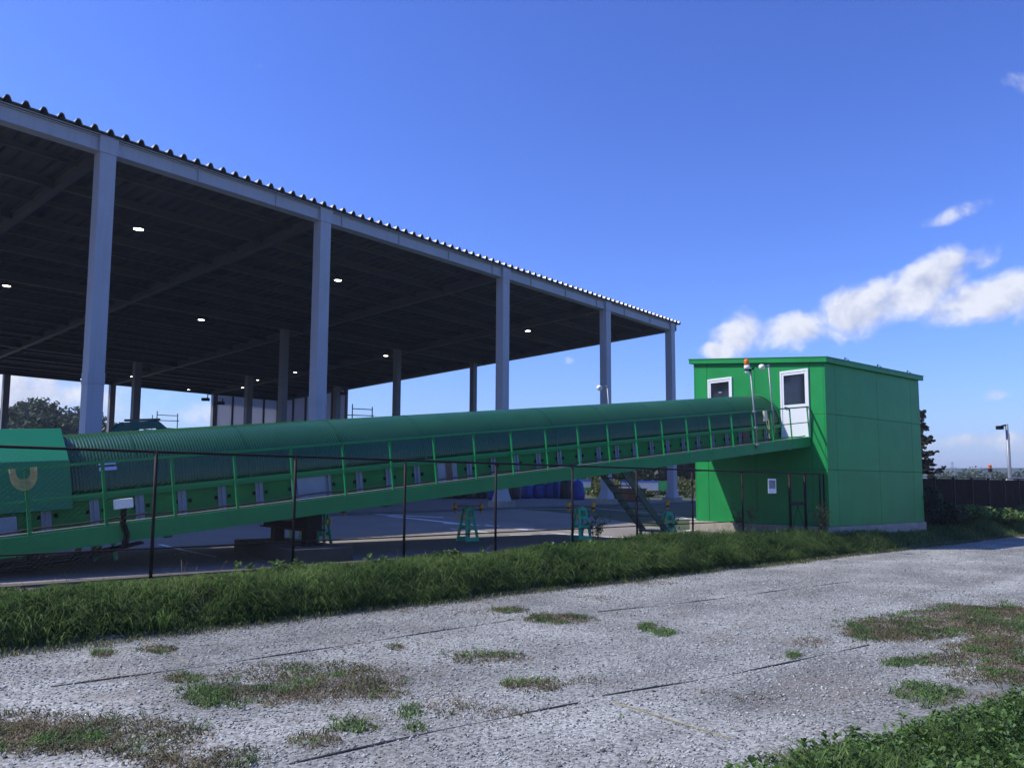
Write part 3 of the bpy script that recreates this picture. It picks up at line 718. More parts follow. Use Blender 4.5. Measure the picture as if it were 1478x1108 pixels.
for y in (1.76,):
    m = MB(); m.tube((sx0+.3,y,sz0+.75), (sx1+.35,y,sz1+.85), .016).tube((sx0+.5,y,sz0+.2), (sx1+.35,y,sz1+.42), .013)
    m.build('handrail', M_gpaint, stair)
    for x in (-8.05, -7.45):
        z = sz0+(sz1-sz0)*(x-sx0)/(sx1-sx0); MB().tube((x,y,z-.05), (x,y,z+1.05), .018).build('rail_post', M_gpaint, stair)

# ------------------------------------------------------------------ fence
fence = thing('chain_link_fence', FM, 'brown chain-link fence with thin posts along the grassy bank in front of the conveyor', 'fence')
FT = 1.96
def ftop(s): return 1.975 - .0052*s
ps = [-13.6,-11.33,-9.07,-6.8,-4.53,-2.27] + [-.04, 2.27, 4.53, 6.8, 9.09, 11.35, 13.63, 16.0]
for s in ps: MB().tube((s,0,-.3), (s,0,ftop(s)+.005), .026, 8).build('post', M_fence, fence, True)
MB().tube((-15,0,ftop(-15)), (18.5,0,ftop(18.5)), .022, 8).build('top_rail', M_fence, fence, True)
MB().tube((-15,0,.49), (16.0,0,.47), .013, 6).build('mid_rail', M_fence, fence, True)
# woven wire: two families of diagonal wires
def link_mesh(s0, s1, zlo, zhi, p=.08, r=.0005):
    vs = []; fs = []; h = zhi-zlo; n = 0
    for sgn in (1, -1):
        x = s0 - h
        while x < s1 + h:
            xa, xb = x, x+h*sgn; za, zb = zlo, zhi
            lo, hi = min(xa, xb), max(xa, xb)
            # clip to the panel
            t0, t1 = 0., 1.
            def X(t): return xa+(xb-xa)*t
            if sgn > 0: t0 = max(0, (s0-xa)/h); t1 = min(1, (s1-xa)/h)
            else: t0 = max(0, (xa-s1)/h); t1 = min(1, (xa-s0)/h)
            if t1 > t0+.01:
                y = .004*sgn
                for t_ in (t0, t1):
                    xx, zz = X(t_), za+(zb-za)*t_
                    vs += [(xx-r*1.2, y, zz), (xx+r*1.2, y-r, zz), (xx+r*1.2, y+r, zz)]
                b = n*6; fs += [(b,b+1,b+4,b+3),(b+1,b+2,b+5,b+4),(b+2,b,b+3,b+5)]; n += 1
            x += p
    return np.array(vs), np.array(fs)
v, f = link_mesh(-15, 18.4, .08, 1.93)
mesh_np('wire_mesh', v, f, M_wire, fence)
gate = thing('fence_gate', FM @ Matrix.Translation((18.58,0,0)), 'narrow dark wire gate in the fence beside the cabin corner', 'gate')
for s, r_ in ((0,.045),(.92,.045),(1.86,.03),(2.12,.035)): MB().tube((s,0,-.35), (s,0,1.90), r_, 8).build('post', M_fence, gate, True)
MB().box(.05, .87, -.015, .015, .88, 1.0).build('lock_rail', M_fence, gate)
MB().tube((0,0,1.88), (2.12,0,1.88), .022, 6).build('top_rail', M_fence, gate)
MB().tube((.06,0,.0), (.45,0,.88), .009, 5).tube((.86,0,.0), (.45,0,.88), .009, 5).build('brace', M_fence, gate)
v, f = link_mesh(.05, 2.1, .05, 1.86); mesh_np('wire_mesh', v, f, M_wire, gate)
t = thing('notice_plate', FM @ Matrix.Translation((17.52,-.03,1.28)), 'white notice plate with a dark picture on the fence near the gate', 'sign')
MB().box(-.22, .22, -.012, 0, -.02, .42).build('plate', M_white, t, bevel=.004)
MB().box(-.17, .17, -.016, -.0125, .125, .375).build('picture', mat('dark_print', (.06,.07,.09), .5, var=.8, scale=14, alt=(.26,.29,.34)), t)

# dark screen fence beyond the cabin
scr = thing('screen_fence', FM, 'long dark screened fence running on to the right behind the cabin', 'fence')
i = 0
for s in np.arange(27.6, 90, 2.0):
    MB().box(s+.03, s+1.95, .0, .04, -.1, 1.80).build('screen_panel', M_net, scr)
    p = MB().box(s-.05, s+.028, -.03, .06, -.3, 1.86); p.build('post', M_fence, scr)
    MB().box(s-.04, s+1.95, -.04, .07, 1.862, 1.89).build('cap_rail', M_conc_dk, scr) if i % 1 == 0 else None
    i += 1

# ------------------------------------------------------------------ barricades
def make_barricade():
    t = thing('barricade_stand', Matrix.Identity(4), 'x', 'barricade', 'green plastic barricade stands in the yard')
    for sx in (-1, 1):
        m = MB(); H_ = .80; top_w, bot_w = .09, .16
        T = Matrix.Translation((sx*.05, 0, .80)) @ Matrix.Rotation(sx*math.radians(-11), 4, 'Y') @ Matrix.Translation((0,0,-.80))
        for sy in (-1, 1): m.bar((0, sy*bot_w, 0), (0, sy*top_w, H_), .05, .055)
        for z, hh in ((.06,.10),(.34,.07),(.56,.06),(.77,.06)):
            w_ = bot_w+(top_w-bot_w)*z/H_-.025; m.box(-.022, .022, -w_, w_, z-hh/2, z+hh/2)
        m.xf(T); m.build('side_frame', M_bar, t, bevel=.008)
    for sx, sy, z in ((-1,-1,.28),(-1,-1,.60),(1,-1,.60),(-1,1,.28)):
        x = sx*(.06+.19*(.8-z)); MB().box(x-.035, x+.035, sy*.165-.01, sy*.165+.01, z-.045, z+.045).build('reflector', M_yel, t)
    MB().box(-.08, .08, -.06, .06, .79, .84).build('saddle', M_bar, t)
    return t
bar0 = make_barricade()
bl = [((-4.23,17.27), 80, 'green barricade stand right of the conveyor support'), ((-1.13,20.10), -52, 'green barricade stand under a yellow-ended pipe, left of the third front column'),
      ((1.86,20.75), -62, 'green barricade stand behind a fence post, left of the staircase'), ((4.78,23.7), -60, 'green barricade stand beside the foot of the staircase'),
      ((-8.05,14.75), 20, 'low green barricade stand under the low end of the conveyor, left one'), ((-7.72,14.85), 20, 'low green barricade stand under the low end of the conveyor, right one'),
      ((-5.1,18.8), 60, 'green barricade stand half hidden behind the concrete pier')]
for i, ((x, y), rz_, lab) in enumerate(bl):
    s_, l = to_site((x, y)); z = float(ground_z(l, s_))+.004
    M = Matrix.Translation((x, y, z)) @ Matrix.Rotation(math.radians(rz_), 4, 'Z')
    M = M @ Matrix.Scale(.85 if i in (4, 5) else 1.08, 4)
    if i == 0: bar0.matrix_world = M; bar0['label'] = lab
    else: copy_thing(bar0, M, lab)
# pipes with yellow and black ends lying on three of the stands
def pipe(loc, rot, lab, half=.34):
    t = thing('barrier_pipe', Matrix.Translation(loc) @ Matrix.Rotation(math.radians(rot), 4, 'Z'), lab, 'pipe', 'barrier pipes with yellow ends')
    MB().tube((-half-.04,0,0), (half+.04,0,0), .016, 8).build('tube', M_galv, t, True)
    for sx in (-1, 1):
        MB().lathe([(0,.07),(.05,.06),(.062,0),(.05,-.06),(0,-.07)], 10, (sx*half,0,.01)).build('yellow_end', M_yel, t, True)
        MB().lathe([(.0,-.072),(.048,-.075),(.048,-.11),(0,-.115)], 10, (sx*half,0,.01)).build('black_band', M_black, t, True)
        MB().lathe([(.0,-.117),(.044,-.12),(.03,-.18),(0,-.19)], 10, (sx*half,0,.01)).build('yellow_drop', M_yel, t, True)
pipe((-1.13,20.10,.93), 0, 'thin pipe with yellow bulb ends resting on the mid-yard barricade')
pipe((1.86,20.75,.95), 0, 'thin yellow-ended pipe on the barricade left of the staircase', .33)
pipe((4.78,23.7,.93), 78, 'end of a yellow-tipped pipe on the barricade by the stair foot', .3)
pipe((-4.0,17.5,.93), 60, 'pipe with yellow ends on the barricade right of the conveyor support', .3)

# ------------------------------------------------------------------ bags in the shed
def bag(p, w, h, m, lab, grp):
    b = MB(); n_ = 14; prof = [(.0,0),(.42,0.0),(.5,.08),(.52,.3),(.5,.62),(.42,.85),(.2,.96),(.07,.98),(.06,1.08),(.0,1.08)]
    b.lathe(prof, n_)
    b.v = [(x*w*(1+.16*(float(vn(x*3+p[0]*7, z*4+y*3+p[1]))-.5)+.07*math.sin(3*math.atan2(y,x)+z*4+p[0]*3)), y*w*(1+.07*math.cos(2*math.atan2(y,x)+p[1])), z*h*(1+.05*math.sin(2*math.atan2(y,x)))) for x,y,z in b.v]
    o = b.build('bulk_bag', m, None, True); o.matrix_world = Matrix.Translation(p); tag(o, lab, 'bag', grp)
for u, v_, w, h, m, lab in ((714,721,1.0,1.5,M_blue,'blue bulk bag partly behind the third front column'),(741,720,1.0,1.6,M_bbag,'black bulk bag right of the third front column'),
        (761,719,1.05,1.15,M_blue,'low blue bulk bag, leftmost of the row right of the third column'),(778,719,.95,1.1,M_blue,'low blue bulk bag, second in the row right of the third column'),
        (792,719,.8,1.5,M_blue,'tall blue bulk bag, third in the row right of the third column'),(803,719,.8,1.65,M_blue,'tallest blue bulk bag, fourth in the row right of the third column'),
        (817,719.5,.95,1.6,M_bbag,'black bulk bag between the blue bags'),(834,721,.95,1.3,M_blue,'round blue bulk bag at the right end of the row'),
        (607,719,1.1,1.2,M_brbag,'brown bulk bag at the left end of the dark row under the conveyor'),(626,719,1.0,1.3,M_bbag,'black bulk bag second from left in the dark row'),(645,719,1.0,1.3,M_brbag,'brown bulk bag third from left in the dark row'),
        (662,719,.95,1.3,M_bbag,'black bulk bag fourth from left in the dark row'),(680,719,1.0,1.4,M_brbag,'brown bulk bag fifth from left in the dark row'),(696,719,.9,1.4,M_bbag,'black bulk bag at the right end of the dark row')):
    p = onz(u, v_, .412); bag(Vector(p), w, h*1.05, m, lab, 'bulk bags stored under the shed')

# hoarding, skip and machines beyond the shed
def card_frame(u0, u1, v, z, d0, d1):
    a = ond(u0, v, d0); b = ond(u1, v, d1); a[2] = b[2] = z
    return a, b
M_hw = mat('white_hoarding', (.62,.62,.66), .5, var=.08, scale=1.5); M_hg = mat('green_hoarding', (.05,.38,.10), .5, var=.2, scale=2); M_hb = mat('blue_hoarding', (.10,.20,.55), .5, var=.15)
def hoarding(u0, u1, d, ztop, zbot, m_main, lab, trims):
    a = ond(u0, 700, d)[:2]; b = ond(u1, 700, d)[:2]; L = np.linalg.norm(b-a); az_ = math.degrees(math.atan2(*(b-a)))
    t = thing('site_hoarding', frame((a[0], a[1], .3), az_), lab, 'hoarding', 'site hoarding panels beyond the shed')
    MB().box(0, L, -.03, .03, zbot, ztop).build('panel', m_main, t)
    for z0, z1, mm in trims: MB().box(0, L, -.036, -.0305, z0, z1).build('stripe', mm, t)
    for x in np.arange(0, L+.1, 1.8): MB().box(x-.03, x+.03, .031, .09, 0, ztop).build('post', M_galv, t)
hoarding(806, 853, 66, 1.65, .75, M_hw, 'white hoarding with blue top and green foot stripe left of the fourth front column', [(1.45,1.66,M_hb),(.70,.95,M_hg)])
hoarding(895, 950, 68, 1.55, .70, M_hw, 'white hoarding seen through the staircase', [(1.40,1.56,M_hb)])
hoarding(950, 966, 68, 1.55, .70, M_hg, 'short green hoarding panel left of the last front column', [])
t = thing('waste_skip', Matrix.Translation(Vector(onz(908, 724, .41))) @ Matrix.Rotation(.25, 4, 'Z') @ Matrix.Scale(.72, 4), 'rusty orange waste skip seen behind the staircase', 'skip')
m = MB(); m.add([(-1.2,-.7,0),(1.0,-.7,0),(1.0,.7,0),(-1.2,.7,0),(-1.5,-.8,1.15),(1.3,-.8,1.15),(1.3,.8,1.15),(-1.5,.8,1.15)], [(0,3,2,1),(0,1,5,4),(1,2,6,5),(2,3,7,6),(3,0,4,7)]); m.build('body', M_orm, t)
for x in (-.9,-.2,.5): MB().bar((x,-.74,.02), (x*1.1,-.84,1.1), .1, .06).build('rib', M_orm, t)
MB().box(-1.56,1.36,-.88,-.80,1.10,1.2).box(-1.56,1.36,.80,.88,1.10,1.2).build('rim', M_orm, t)

# excavators behind the shed: only the upper parts show over the conveyor
def excavator(p, rot, m, lab, sc=1.0, reach=8.5):
    t = thing('excavator', Matrix.Translation(p) @ Matrix.Rotation(math.radians(rot), 4, 'Z') @ Matrix.Scale(sc, 4), lab, 'excavator', 'excavators working behind the shed')
    for sy in (-1, 1):
        MB().prism_x([(sy*1.25-.3,.15),(sy*1.25+.3,.15),(sy*1.25+.3,.85),(sy*1.25-.3,.85)], -1.9, 1.9).build('track', M_dk, t, bevel=.2)
    m_ = MB(); m_.box(-2.2, 1.3, -1.3, 1.3, 1.05, 2.2).box(-2.3, -.9, -1.25, 1.25, 2.2, 2.75); m_.build('body', m, t, bevel=.12)
    MB().box(.0, 1.55, .25, 1.28, 2.2, 3.6).build('cab', M_glass, t, bevel=.1); MB().box(-.05, 1.6, .2, 1.33, 3.6, 3.75).build('cab_roof', m, t, bevel=.05)
    MB().bar((1.2,-.2,1.9), (3.6,-.2,4.6), .4, .62).bar((3.6,-.2,4.6), (6.0,-.2,4.9), .38, .5).build('boom', m, t, bevel=.05)
    MB().tube((1.7,-.2,1.8), (3.7,-.2,4.2), .09).tube((3.8,-.2,5.0), (6.3,-.2,5.25), .08).build('ram', M_galv, t)
    MB().bar((5.8,-.2,5.1), (reach,-.2,3.4), .32, .42).build('stick', m, t, bevel=.04)
    b = MB(); pf_ = [(reach-.5,3.6),(reach+.35,3.5),(reach+.75,2.6),(reach+.3,1.9),(reach-.6,1.9),(reach-.2,2.7)]; n_ = len(pf_)
    b.add([(x,-.85,z) for x,z in pf_]+[(x,.45,z) for x,z in pf_], [(i,(i+1)%n_,n_+(i+1)%n_,n_+i) for i in range(n_)]+[tuple(range(n_)),tuple(range(n_,2*n_))]); b.build('bucket', m, t)
p = ond(88, 650, 42); excavator((p[0], p[1], .41), 62, M_teal, 'teal excavator behind the shed, its arm passing the leftmost front column', .94)
p = ond(262, 650, 47); excavator((p[0], p[1], .41), 66, M_orm, 'orange excavator behind the shed near the white sheet wall', .86, 7.0)
# pipe scaffolds
def scaffold(u0, u1, d, zt, lab):
    a = ond(u0, 700, d); b = ond(u1, 700, d); L = b[0]-a[0]
    t = thing('pipe_scaffold', (a[0], a[1], .35), lab, 'scaffold', 'pipe scaffolds behind the shed')
    for x in (0, L): MB().tube((x,0,0), (x,0,zt+(.5 if x == 0 else .2)), .06, 7).build('upright', M_dk, t)
    MB().tube((-.6,0,zt-.7), (L+.2,0,zt-.78), .05).tube((0,0,zt), (L,0,zt-.1), .05).build('ledger', M_dk, t)
    MB().tube((-1.8,.2,zt-1.55), (L+2.2,.2,zt-1.9), .06).tube((-1.8,.3,zt-1.9), (L+1.2,.3,zt-2.2), .06).build('guard_pipe', M_dk, t)
    MB().tube((-.6,0,zt-2.2), (-.6,0,zt+.0), .05).box(-.8,-.4,-.15,.15,zt-1.7,zt-1.3).build('lamp_post', M_dk, t)
scaffold(222, 252, 100, 9.9, 'pipe scaffold standing behind the shed between the two left front columns')
scaffold(506, 535, 84, 9.3, 'pipe scaffold standing right of the second front column')
# security cameras on the far columns
cam0 = None
for (s, w, z, lab) in ((-8.2,44.6,8.9,'small dome camera hanging from the far eave, left of the white sheet wall'),(-7.0,44.0,8.6,'small camera on the far column at the left edge of the white sheet wall'),
                       (-3.2,33.3,8.9,'small camera left of the second front column against the white sheet wall'),(-1.0,33.1,9.3,'small camera on the thick dark column right of the second front column')):
    M = SM @ Matrix.Translation((s, w, z))
    if cam0 is None:
        cam0 = thing('security_camera', M, lab, 'camera', 'security cameras on the shed')
        MB().tube((-.45,0,0), (.25,0,.05), .16, 10).build('housing', M_dk, cam0, True); MB().tube((.1,0,.1), (.1,0,.5), .05).build('mount', M_dk, cam0)
    else: copy_thing(cam0, M, lab)

# ------------------------------------------------------------------ trees
def leaf_cloud(centres, radii, n, size, flat=1.0, droop=0.0):
    k = rng.integers(0, len(centres), n); c = np.array(centres)[k]; r = np.array(radii)[k]
    d = rng.normal(size=(n,3)); d /= np.linalg.norm(d, axis=1)[:,None]; rad = rng.random(n)**(.45)
    p = c + d*rad[:,None]*r*np.array([1,1,flat])
    a = rng.normal(size=(n,3)); a /= np.linalg.norm(a, axis=1)[:,None]; b = np.cross(a, rng.normal(size=(n,3))); b /= np.linalg.norm(b, axis=1)[:,None]
    s = size*rng.uniform(.6, 1.4, n)[:,None]
    v = np.stack([p-a*s, p+b*s*.5, p+a*s, p-b*s*.5], 1).reshape(-1,3)
    return v, np.arange(n*4).reshape(n,4)
def tree(p, h, w, lab, grp, n=3500, size=.28, m=None):
    t = thing('broadleaf_tree', p, lab, 'tree', grp)
    tk = MB(); tk.tube((0,0,-.2), (0,0,h*.55), w*.05+.08, 8, .06)
    cs = []; rs = []
    for i in range(9):
        a = rng.uniform(0, 6.28); rr = rng.uniform(.15,.5)*w*.8; z = h*rng.uniform(.32,.86)
        c = (rr*math.cos(a), rr*math.sin(a), z); cs.append(c); r_ = w*rng.uniform(.2,.34); rs.append((r_, r_, r_*.85))
        tk.tube((0,0,h*rng.uniform(.2,.5)), c, .06, 5, .02)
    cs.append((0,0,h*.82)); rs.append((w*.25, w*.25, h*.17))
    tk.build('trunk', M_bark, t)
    v, f = leaf_cloud(cs, rs, n, size); mesh_np('crown', v, f, m or M_leaf, t)
for i, (u, d, vt, w, lab) in enumerate(((-60,118,585,9,'dark tree just outside the left edge behind the shed'),(8,112,586,8,'dark tree cut by the left edge of the photo behind the shed'),(42,120,572,9,'tallest dark tree at left behind the shed'),
        (64,110,594,7,'dark rounded tree right of the tallest one behind the shed'),(84,125,606,7,'lower tree between the tallest tree and the leftmost front column'),(103,118,606,7,'tree hard against the left side of the leftmost front column'),(128,130,590,8,'tree behind the leftmost front column'),
        (60,135,590,12,'broad tree filling the gap behind the tallest one at left'))):
    q = ond(u, 690, d); z = ond(u, vt, d)[2]
    tree((q[0], q[1], .3), z-.3, w*1.3, lab, 'trees behind the left end of the shed', 7500, .36)
for i, (u, d, vt, w, lab) in enumerate(((560,100,660,9,'dark tree behind the bags, far left under the conveyor'),(640,104,655,9,'dark tree behind the brown bags'),(705,98,655,9,'dark tree behind the third front column'),(770,102,655,9,'dark tree behind the low blue bags'),(835,98,652,9,'dark tree behind the round blue bag'),
        (872,92,640,8,'dark tree behind the fourth front column'),(912,100,640,9,'dark tree seen through the top of the staircase'),(950,94,640,8,'dark tree between the staircase and the last front column'),(985,100,640,9,'dark tree behind the last front column'),(1020,96,640,9,'dark tree behind the left wall of the cabin'))):
    q = ond(u, 690, d); z = ond(u, vt, d)[2]
    tree((q[0], q[1], .3), z-.3, w, lab, 'trees behind the right end of the shed', 3000, .34)
def bush(p, h, w, lab, grp, n, size, m):
    t = thing('bush', p, lab, 'bush', grp); tk = MB(); cs = []; rs = []
    for i in range(6):
        a = rng.uniform(0,6.28); rr = rng.uniform(.1,.45)*w; c = (rr*math.cos(a), rr*math.sin(a), h*rng.uniform(.3,.75)); cs.append(c); rs.append((w*.28, w*.28, h*.3)); tk.tube((0,0,-.1), c, .025, 5, .01)
    tk.build('stem', M_bark, t); v, f = leaf_cloud(cs, rs, n, size); mesh_np('foliage', v, f, m, t)
M_shrub = mat('yellow_green_shrub_leaf', (.10,.12,.025), .6, var=.35, scale=.8, island=.5, transl=.3)  # yellow-green leaf colour, lighter than the tree leaves
for u, d, h, w, lab in ((862,66,2.0,3.4,'yellow-green bush left of the fourth front column'),(880,70,2.0,3.0,'yellow-green bush behind the fourth front column'),(925,72,1.3,3.2,'low bush behind the orange skip'),(990,70,2.0,3.4,'yellow-green bush between the last front column and the cabin'),(945,74,1.0,3.0,'low bush below the white hoarding')):
    q = ond(u, 690, d); bush((q[0], q[1], .3), h, w, lab, 'bushes beyond the shed', 1500, .13, M_shrub)
# conifer behind the cabin, its branches blown to the right
q = ond(1318, 690, 43)
t = thing('conifer_tree', (q[0], q[1], .2), 'dark ragged conifer sticking out behind the right wall of the cabin', 'tree')
tk = MB(); tk.tube((0,0,-.3), (.1,.0,5.4), .16, 8, .03); v_all = []; 
cs = []; rs = []
for i in range(46):
    z = .5+4.8*(i/46.)+rng.uniform(-.1,.1); L_ = (1.75-.9*(i/46.)**1.5)*rng.uniform(.5,1.0); a = rng.uniform(-1.1, 1.1) if rng.random() < .75 else rng.uniform(0, 6.28)
    e_ = np.array([math.cos(a)*L_, math.sin(a)*L_, L_*rng.uniform(-.15,.75)]); b0 = np.array([.02*z, 0, z]); tk.tube(b0, b0+e_, .022, 4, .006)
    for j in range(7):
        f_ = .3+.7*j/6.; cs.append(b0+e_*f_+rng.normal(size=3)*.07); rs.append((.17*(1.15-f_*.5), .17, rng.uniform(.05,.13)))
for i in range(16): cs.append((.05+rng.uniform(0,.4), rng.uniform(-.3,.3), rng.uniform(4.2,5.5))); rs.append((.34,.3,.24))
tk.build('trunk', M_bark, t); v, f = leaf_cloud(cs, rs, 19000, .062); mesh_np('crown', v, f, M_pine, t)
# hedge plants against the screen fence
for i, (s, l, h, w, lab) in enumerate(((28.6,-.1,1.7,1.2,'dark climbing bush at the cabin end of the screen fence'),(29.9,-.3,.95,1.3,'dark bush second along the screen fence from the cabin'),(32,-.4,.8,2.2,'low weedy bush at the foot of the screen fence'),(35.5,-.5,.7,2.2,'low weedy bush below the white pole'),(40,-.5,.8,2.5,'low weedy bush at the far right foot of the screen fence'))):
    x, y = from_site(s, l); bush((x, y, float(ground_z(l))), h, w, lab, 'bushes along the screen fence', 3800, .075, M_hedge if i < 2 else M_weedg)
for u, d, h, w, lab in ((1405,150,3.4,12,'far round tree over the screen fence'),(1465,150,3.9,12,'bluish green tree over the screen fence at the right edge'),(1372,170,3.2,12,'small far tree over the screen fence near the conifer')):
    q = ond(u, 700, d); tree((q[0], q[1], -.3), h, w, lab, 'far trees over the screen fence', 4200, .3)

# ------------------------------------------------------------------ poles at right
x, y = from_site(39.4, .3)
t = thing('camera_pole', (x, y, -.1), 'tall pale pole with a camera on top behind the screen fence', 'pole')
H_ = ond(1440, 612, y)[2]+.1
MB().tube((0,0,0), (-.02,0,H_), .09, 10, .065).build('pole', M_galv, t, True); MB().box(-.02,.02,-.115,-.09,.2,H_*.9).build('conduit', M_galv, t)
MB().box(-.52,-.22,-.10,.10,H_-.26,H_-.08).bar((-.3,0,H_-.1),(.02,0,H_-.02),.08,.08).build('camera', M_dk, t, bevel=.02)
MB().box(-.28,.02,-.2,-.12,1.5,2.0).build('notice_box', M_lampw, t)
q = ond(1430, 700, 55); H_ = ond(1430, 668, 55)[2]
t = thing('signal_mast', (q[0], q[1], -.3), 'thin mast with an orange and black signal head left of the pale pole', 'signal')
MB().tube((0,0,0), (0,0,H_), .04, 6).tube((-.28,0,0), (-.28,0,H_-.3), .025, 6).build('mast', M_galv, t)
MB().box(-.10,.10,-.10,.10,H_-.1,H_+.16).build('orange_head', M_orange, t, bevel=.03); MB().box(-.09,.11,-.09,.09,H_-.34,H_-.11).build('black_head', M_black, t)
MB().bar((-.7,0,H_-.22),(-.1,0,H_-.1),.08,.1).build('side_arm', M_galv, t)
def pylon(u, d, v, lab):
    q = ond(u, 700, d); h = ond(u, v, d)[2]
    t = thing('power_pylon', (q[0], q[1], -1), lab, 'pylon', 'far power pylons')
    m = MB(); 
    for sx in (-1, 1): m.tube((sx*h*.07,0,0), (sx*h*.015,0,h), .16, 4)
    for k_ in range(8):
        f0, f1 = k_/8, (k_+1)/8; w0, w1 = h*(.07-.055*f0), h*(.07-.055*f1); sg = 1 if k_ % 2 else -1
        m.tube((sg*w0,0,h*f0), (-sg*w1,0,h*f1), .1, 4)
    m.build('lattice', M_galv, t)
    MB().tube((-h*.1,0,h*.92), (h*.1,0,h*.92), .14, 4).tube((-h*.13,0,h*.78), (h*.13,0,h*.78), .14, 4).build('crossarm', M_galv, t)
pylon(1376, 600, 664, 'faint far power pylon left of the signal mast'); pylon(1381, 640, 672, 'smaller faint power pylon just right of another one')
q = ond(1473, 700, 70); t = thing('railed_deck', (q[0], q[1], -.3), 'pale low railing and green deck at the right edge over the screen fence', 'railing')
MB().tube((-1,0,2.6),(4,0,2.5),.05).tube((-.2,0,0),(-.2,0,2.6),.05).tube((2,0,0),(2,0,2.6),.05).build('railing', M_galv, t); MB().box(-1,4,.1,.4,1.6,2.35).build('deck', M_hood, t)

# ------------------------------------------------------------------ ground ropes
def rope(name, pts, r, m, lab, cat='rope', grp='ropes pegged on the gravel'):
    P = []
    for a, b in zip(pts[:-1], pts[1:]):
        n_ = max(2, int(np.linalg.norm(np.array(b)-np.array(a))/.25))
        for i in range(n_): P.append(np.array(a)+(np.array(b)-np.array(a))*i/n_)
    P.append(np.array(pts[-1]))
    pp = [(p[0]+.03*math.sin(i*.35)+.008*math.sin(i*1.3), p[1]+.03*math.cos(i*.27)+.008*math.cos(i*.9), GZ+.005+.007*math.sin(i*.8)) for i, p in enumerate(P)]
    o = MB().path(pp, r, 6).build(name, m); tag(o, lab, cat, grp)
g_ = lambda u, v: onz(u, v, GZ)
rope('ground_rope', [g_(70,993), g_(400,946), g_(740,895)], .009, M_drope, 'dark rope on the gravel nearest the grassy bank, left length')
rope('ground_rope', [g_(860,884), g_(1020,866), g_(1230,839)], .008, M_drope, 'dark rope on the gravel below the cabin, far right length')
rope('ground_rope', [g_(415,1106), g_(640,1052), g_(835,1014)], .010, M_drope, 'dark rope in the foreground gravel, left length')
rope('ground_rope', [g_(870,1006), g_(1060,972), g_(1255,931)], .010, M_drope, 'dark rope in the foreground gravel reaching the weed patch at right')
rope('ground_rope', [g_(183,917), g_(230,937), g_(272,958)], .008, M_trope, 'faded yellow rope crossing the gravel below the bank at left')
rope('ground_rope', [g_(885,1015), g_(960,1040), g_(1050,1066)], .008, M_trope, 'faded yellow rope crossing the foreground gravel right of centre')

# ------------------------------------------------------------------ grass and weeds
def blades(px_, py_, pz_, h, w, lean, az_=None):
    n = len(px_); a = rng.uniform(0, 6.28, n) if az_ is None else az_; fa = rng.uniform(0, 6.28, n)
    d = np.stack([np.cos(a), np.sin(a), np.zeros(n)], -1); sd = np.stack([-np.sin(fa), np.cos(fa), np.zeros(n)], -1)
    b = np.stack([px_, py_, pz_], -1); z = np.array([0,0,1.])
    m1 = b + z*(h*.55)[:,None] + d*(h*lean*.25)[:,None]
    m2 = b + z*(h*(.95-.25*lean))[:,None] + d*(h*lean*.65)[:,None]
    tp = b + z*(h*(1.0-.55*lean))[:,None] + d*(h*lean*1.05)[:,None]
    W_ = (w/2)[:,None]
    v = np.stack([b-sd*W_, b+sd*W_, m1+sd*W_*.95, m1-sd*W_*.95, m2+sd*W_*.6, m2-sd*W_*.6, tp], 1).reshape(-1,3)
    i = np.arange(n)[:,None]*7
    q = np.concatenate([i+np.array([[0,1,2,3]]), i+np.array([[3,2,4,5]])]); tr = i+np.array([[5,4,6]])
    return v, [q, tr]
def put(name, v, f, m, lab, cat, local=True):
    o = mesh_np(name, v, f, m)
    if local: o.matrix_world = FM
    return tag(o, lab, cat, kind='stuff')
# tussocks: every blade belongs to a clump that has its own height and lean
nc_ = 2300
cs_ = rng.uniform(-7, 23.5, nc_); cl_ = rng.uniform(-1.32, .02, nc_); ch_ = rng.uniform(.45, 1.35, nc_)*(.55+.9*fbm(cs_*.9, cl_*1.5)); ca_ = rng.normal(-1.2, .9, nc_); cr_ = rng.uniform(.07, .2, nc_)
n = 135000
k = rng.integers(0, nc_, n); rr = np.sqrt(rng.random(n))*cr_[k]; ra = rng.uniform(0, 6.28, n)
s = cs_[k]+rr*np.cos(ra); l = cl_[k]+rr*np.sin(ra)
edge = -1.34+.26*(fbm(s*.9, 3+s*0)-.5)*2
keep = (l > edge) & (l < .08); s, l, k, rr, ra = s[keep], l[keep], k[keep], rr[keep], ra[keep]
mid = 1-np.abs((l+.62)/.8)**2
h = (.12+.42*np.clip(mid, .08, 1))*ch_[k]*rng.uniform(.55, 1.2, len(s))*np.where(rng.random(len(s)) < .04, 1.45, 1)
h *= np.where(s > 19.5, .6, 1)
cap = .07+(.18+.36*smooth01((s-5)/8))*(fbm(s*.8+3, l*1.5)-.35)+.14*np.clip(s/12, -.3, 1) + .16*np.exp(-((s-14.6)/2.6)**2) - ground_z(l, s)
h = np.minimum(h, np.clip(cap, .05, .65)*rng.uniform(.6, 1.15, len(s)))
h = np.where((s > 19.3) & (l > -.45), np.minimum(h, .12), h)
az_ = np.where(rng.random(len(s)) < .5, ra, ca_[k]+rng.normal(0, .4, len(s)))
v, f = blades(s, l, ground_z(l, s), h, rng.uniform(.007,.015,len(s)), np.clip(rng.normal(.8,.3,len(s)), .1, 1.4), az_)
put('bank_grass', v, f, M_grass, 'tall dark green grass on the bank below the fence', 'grass')
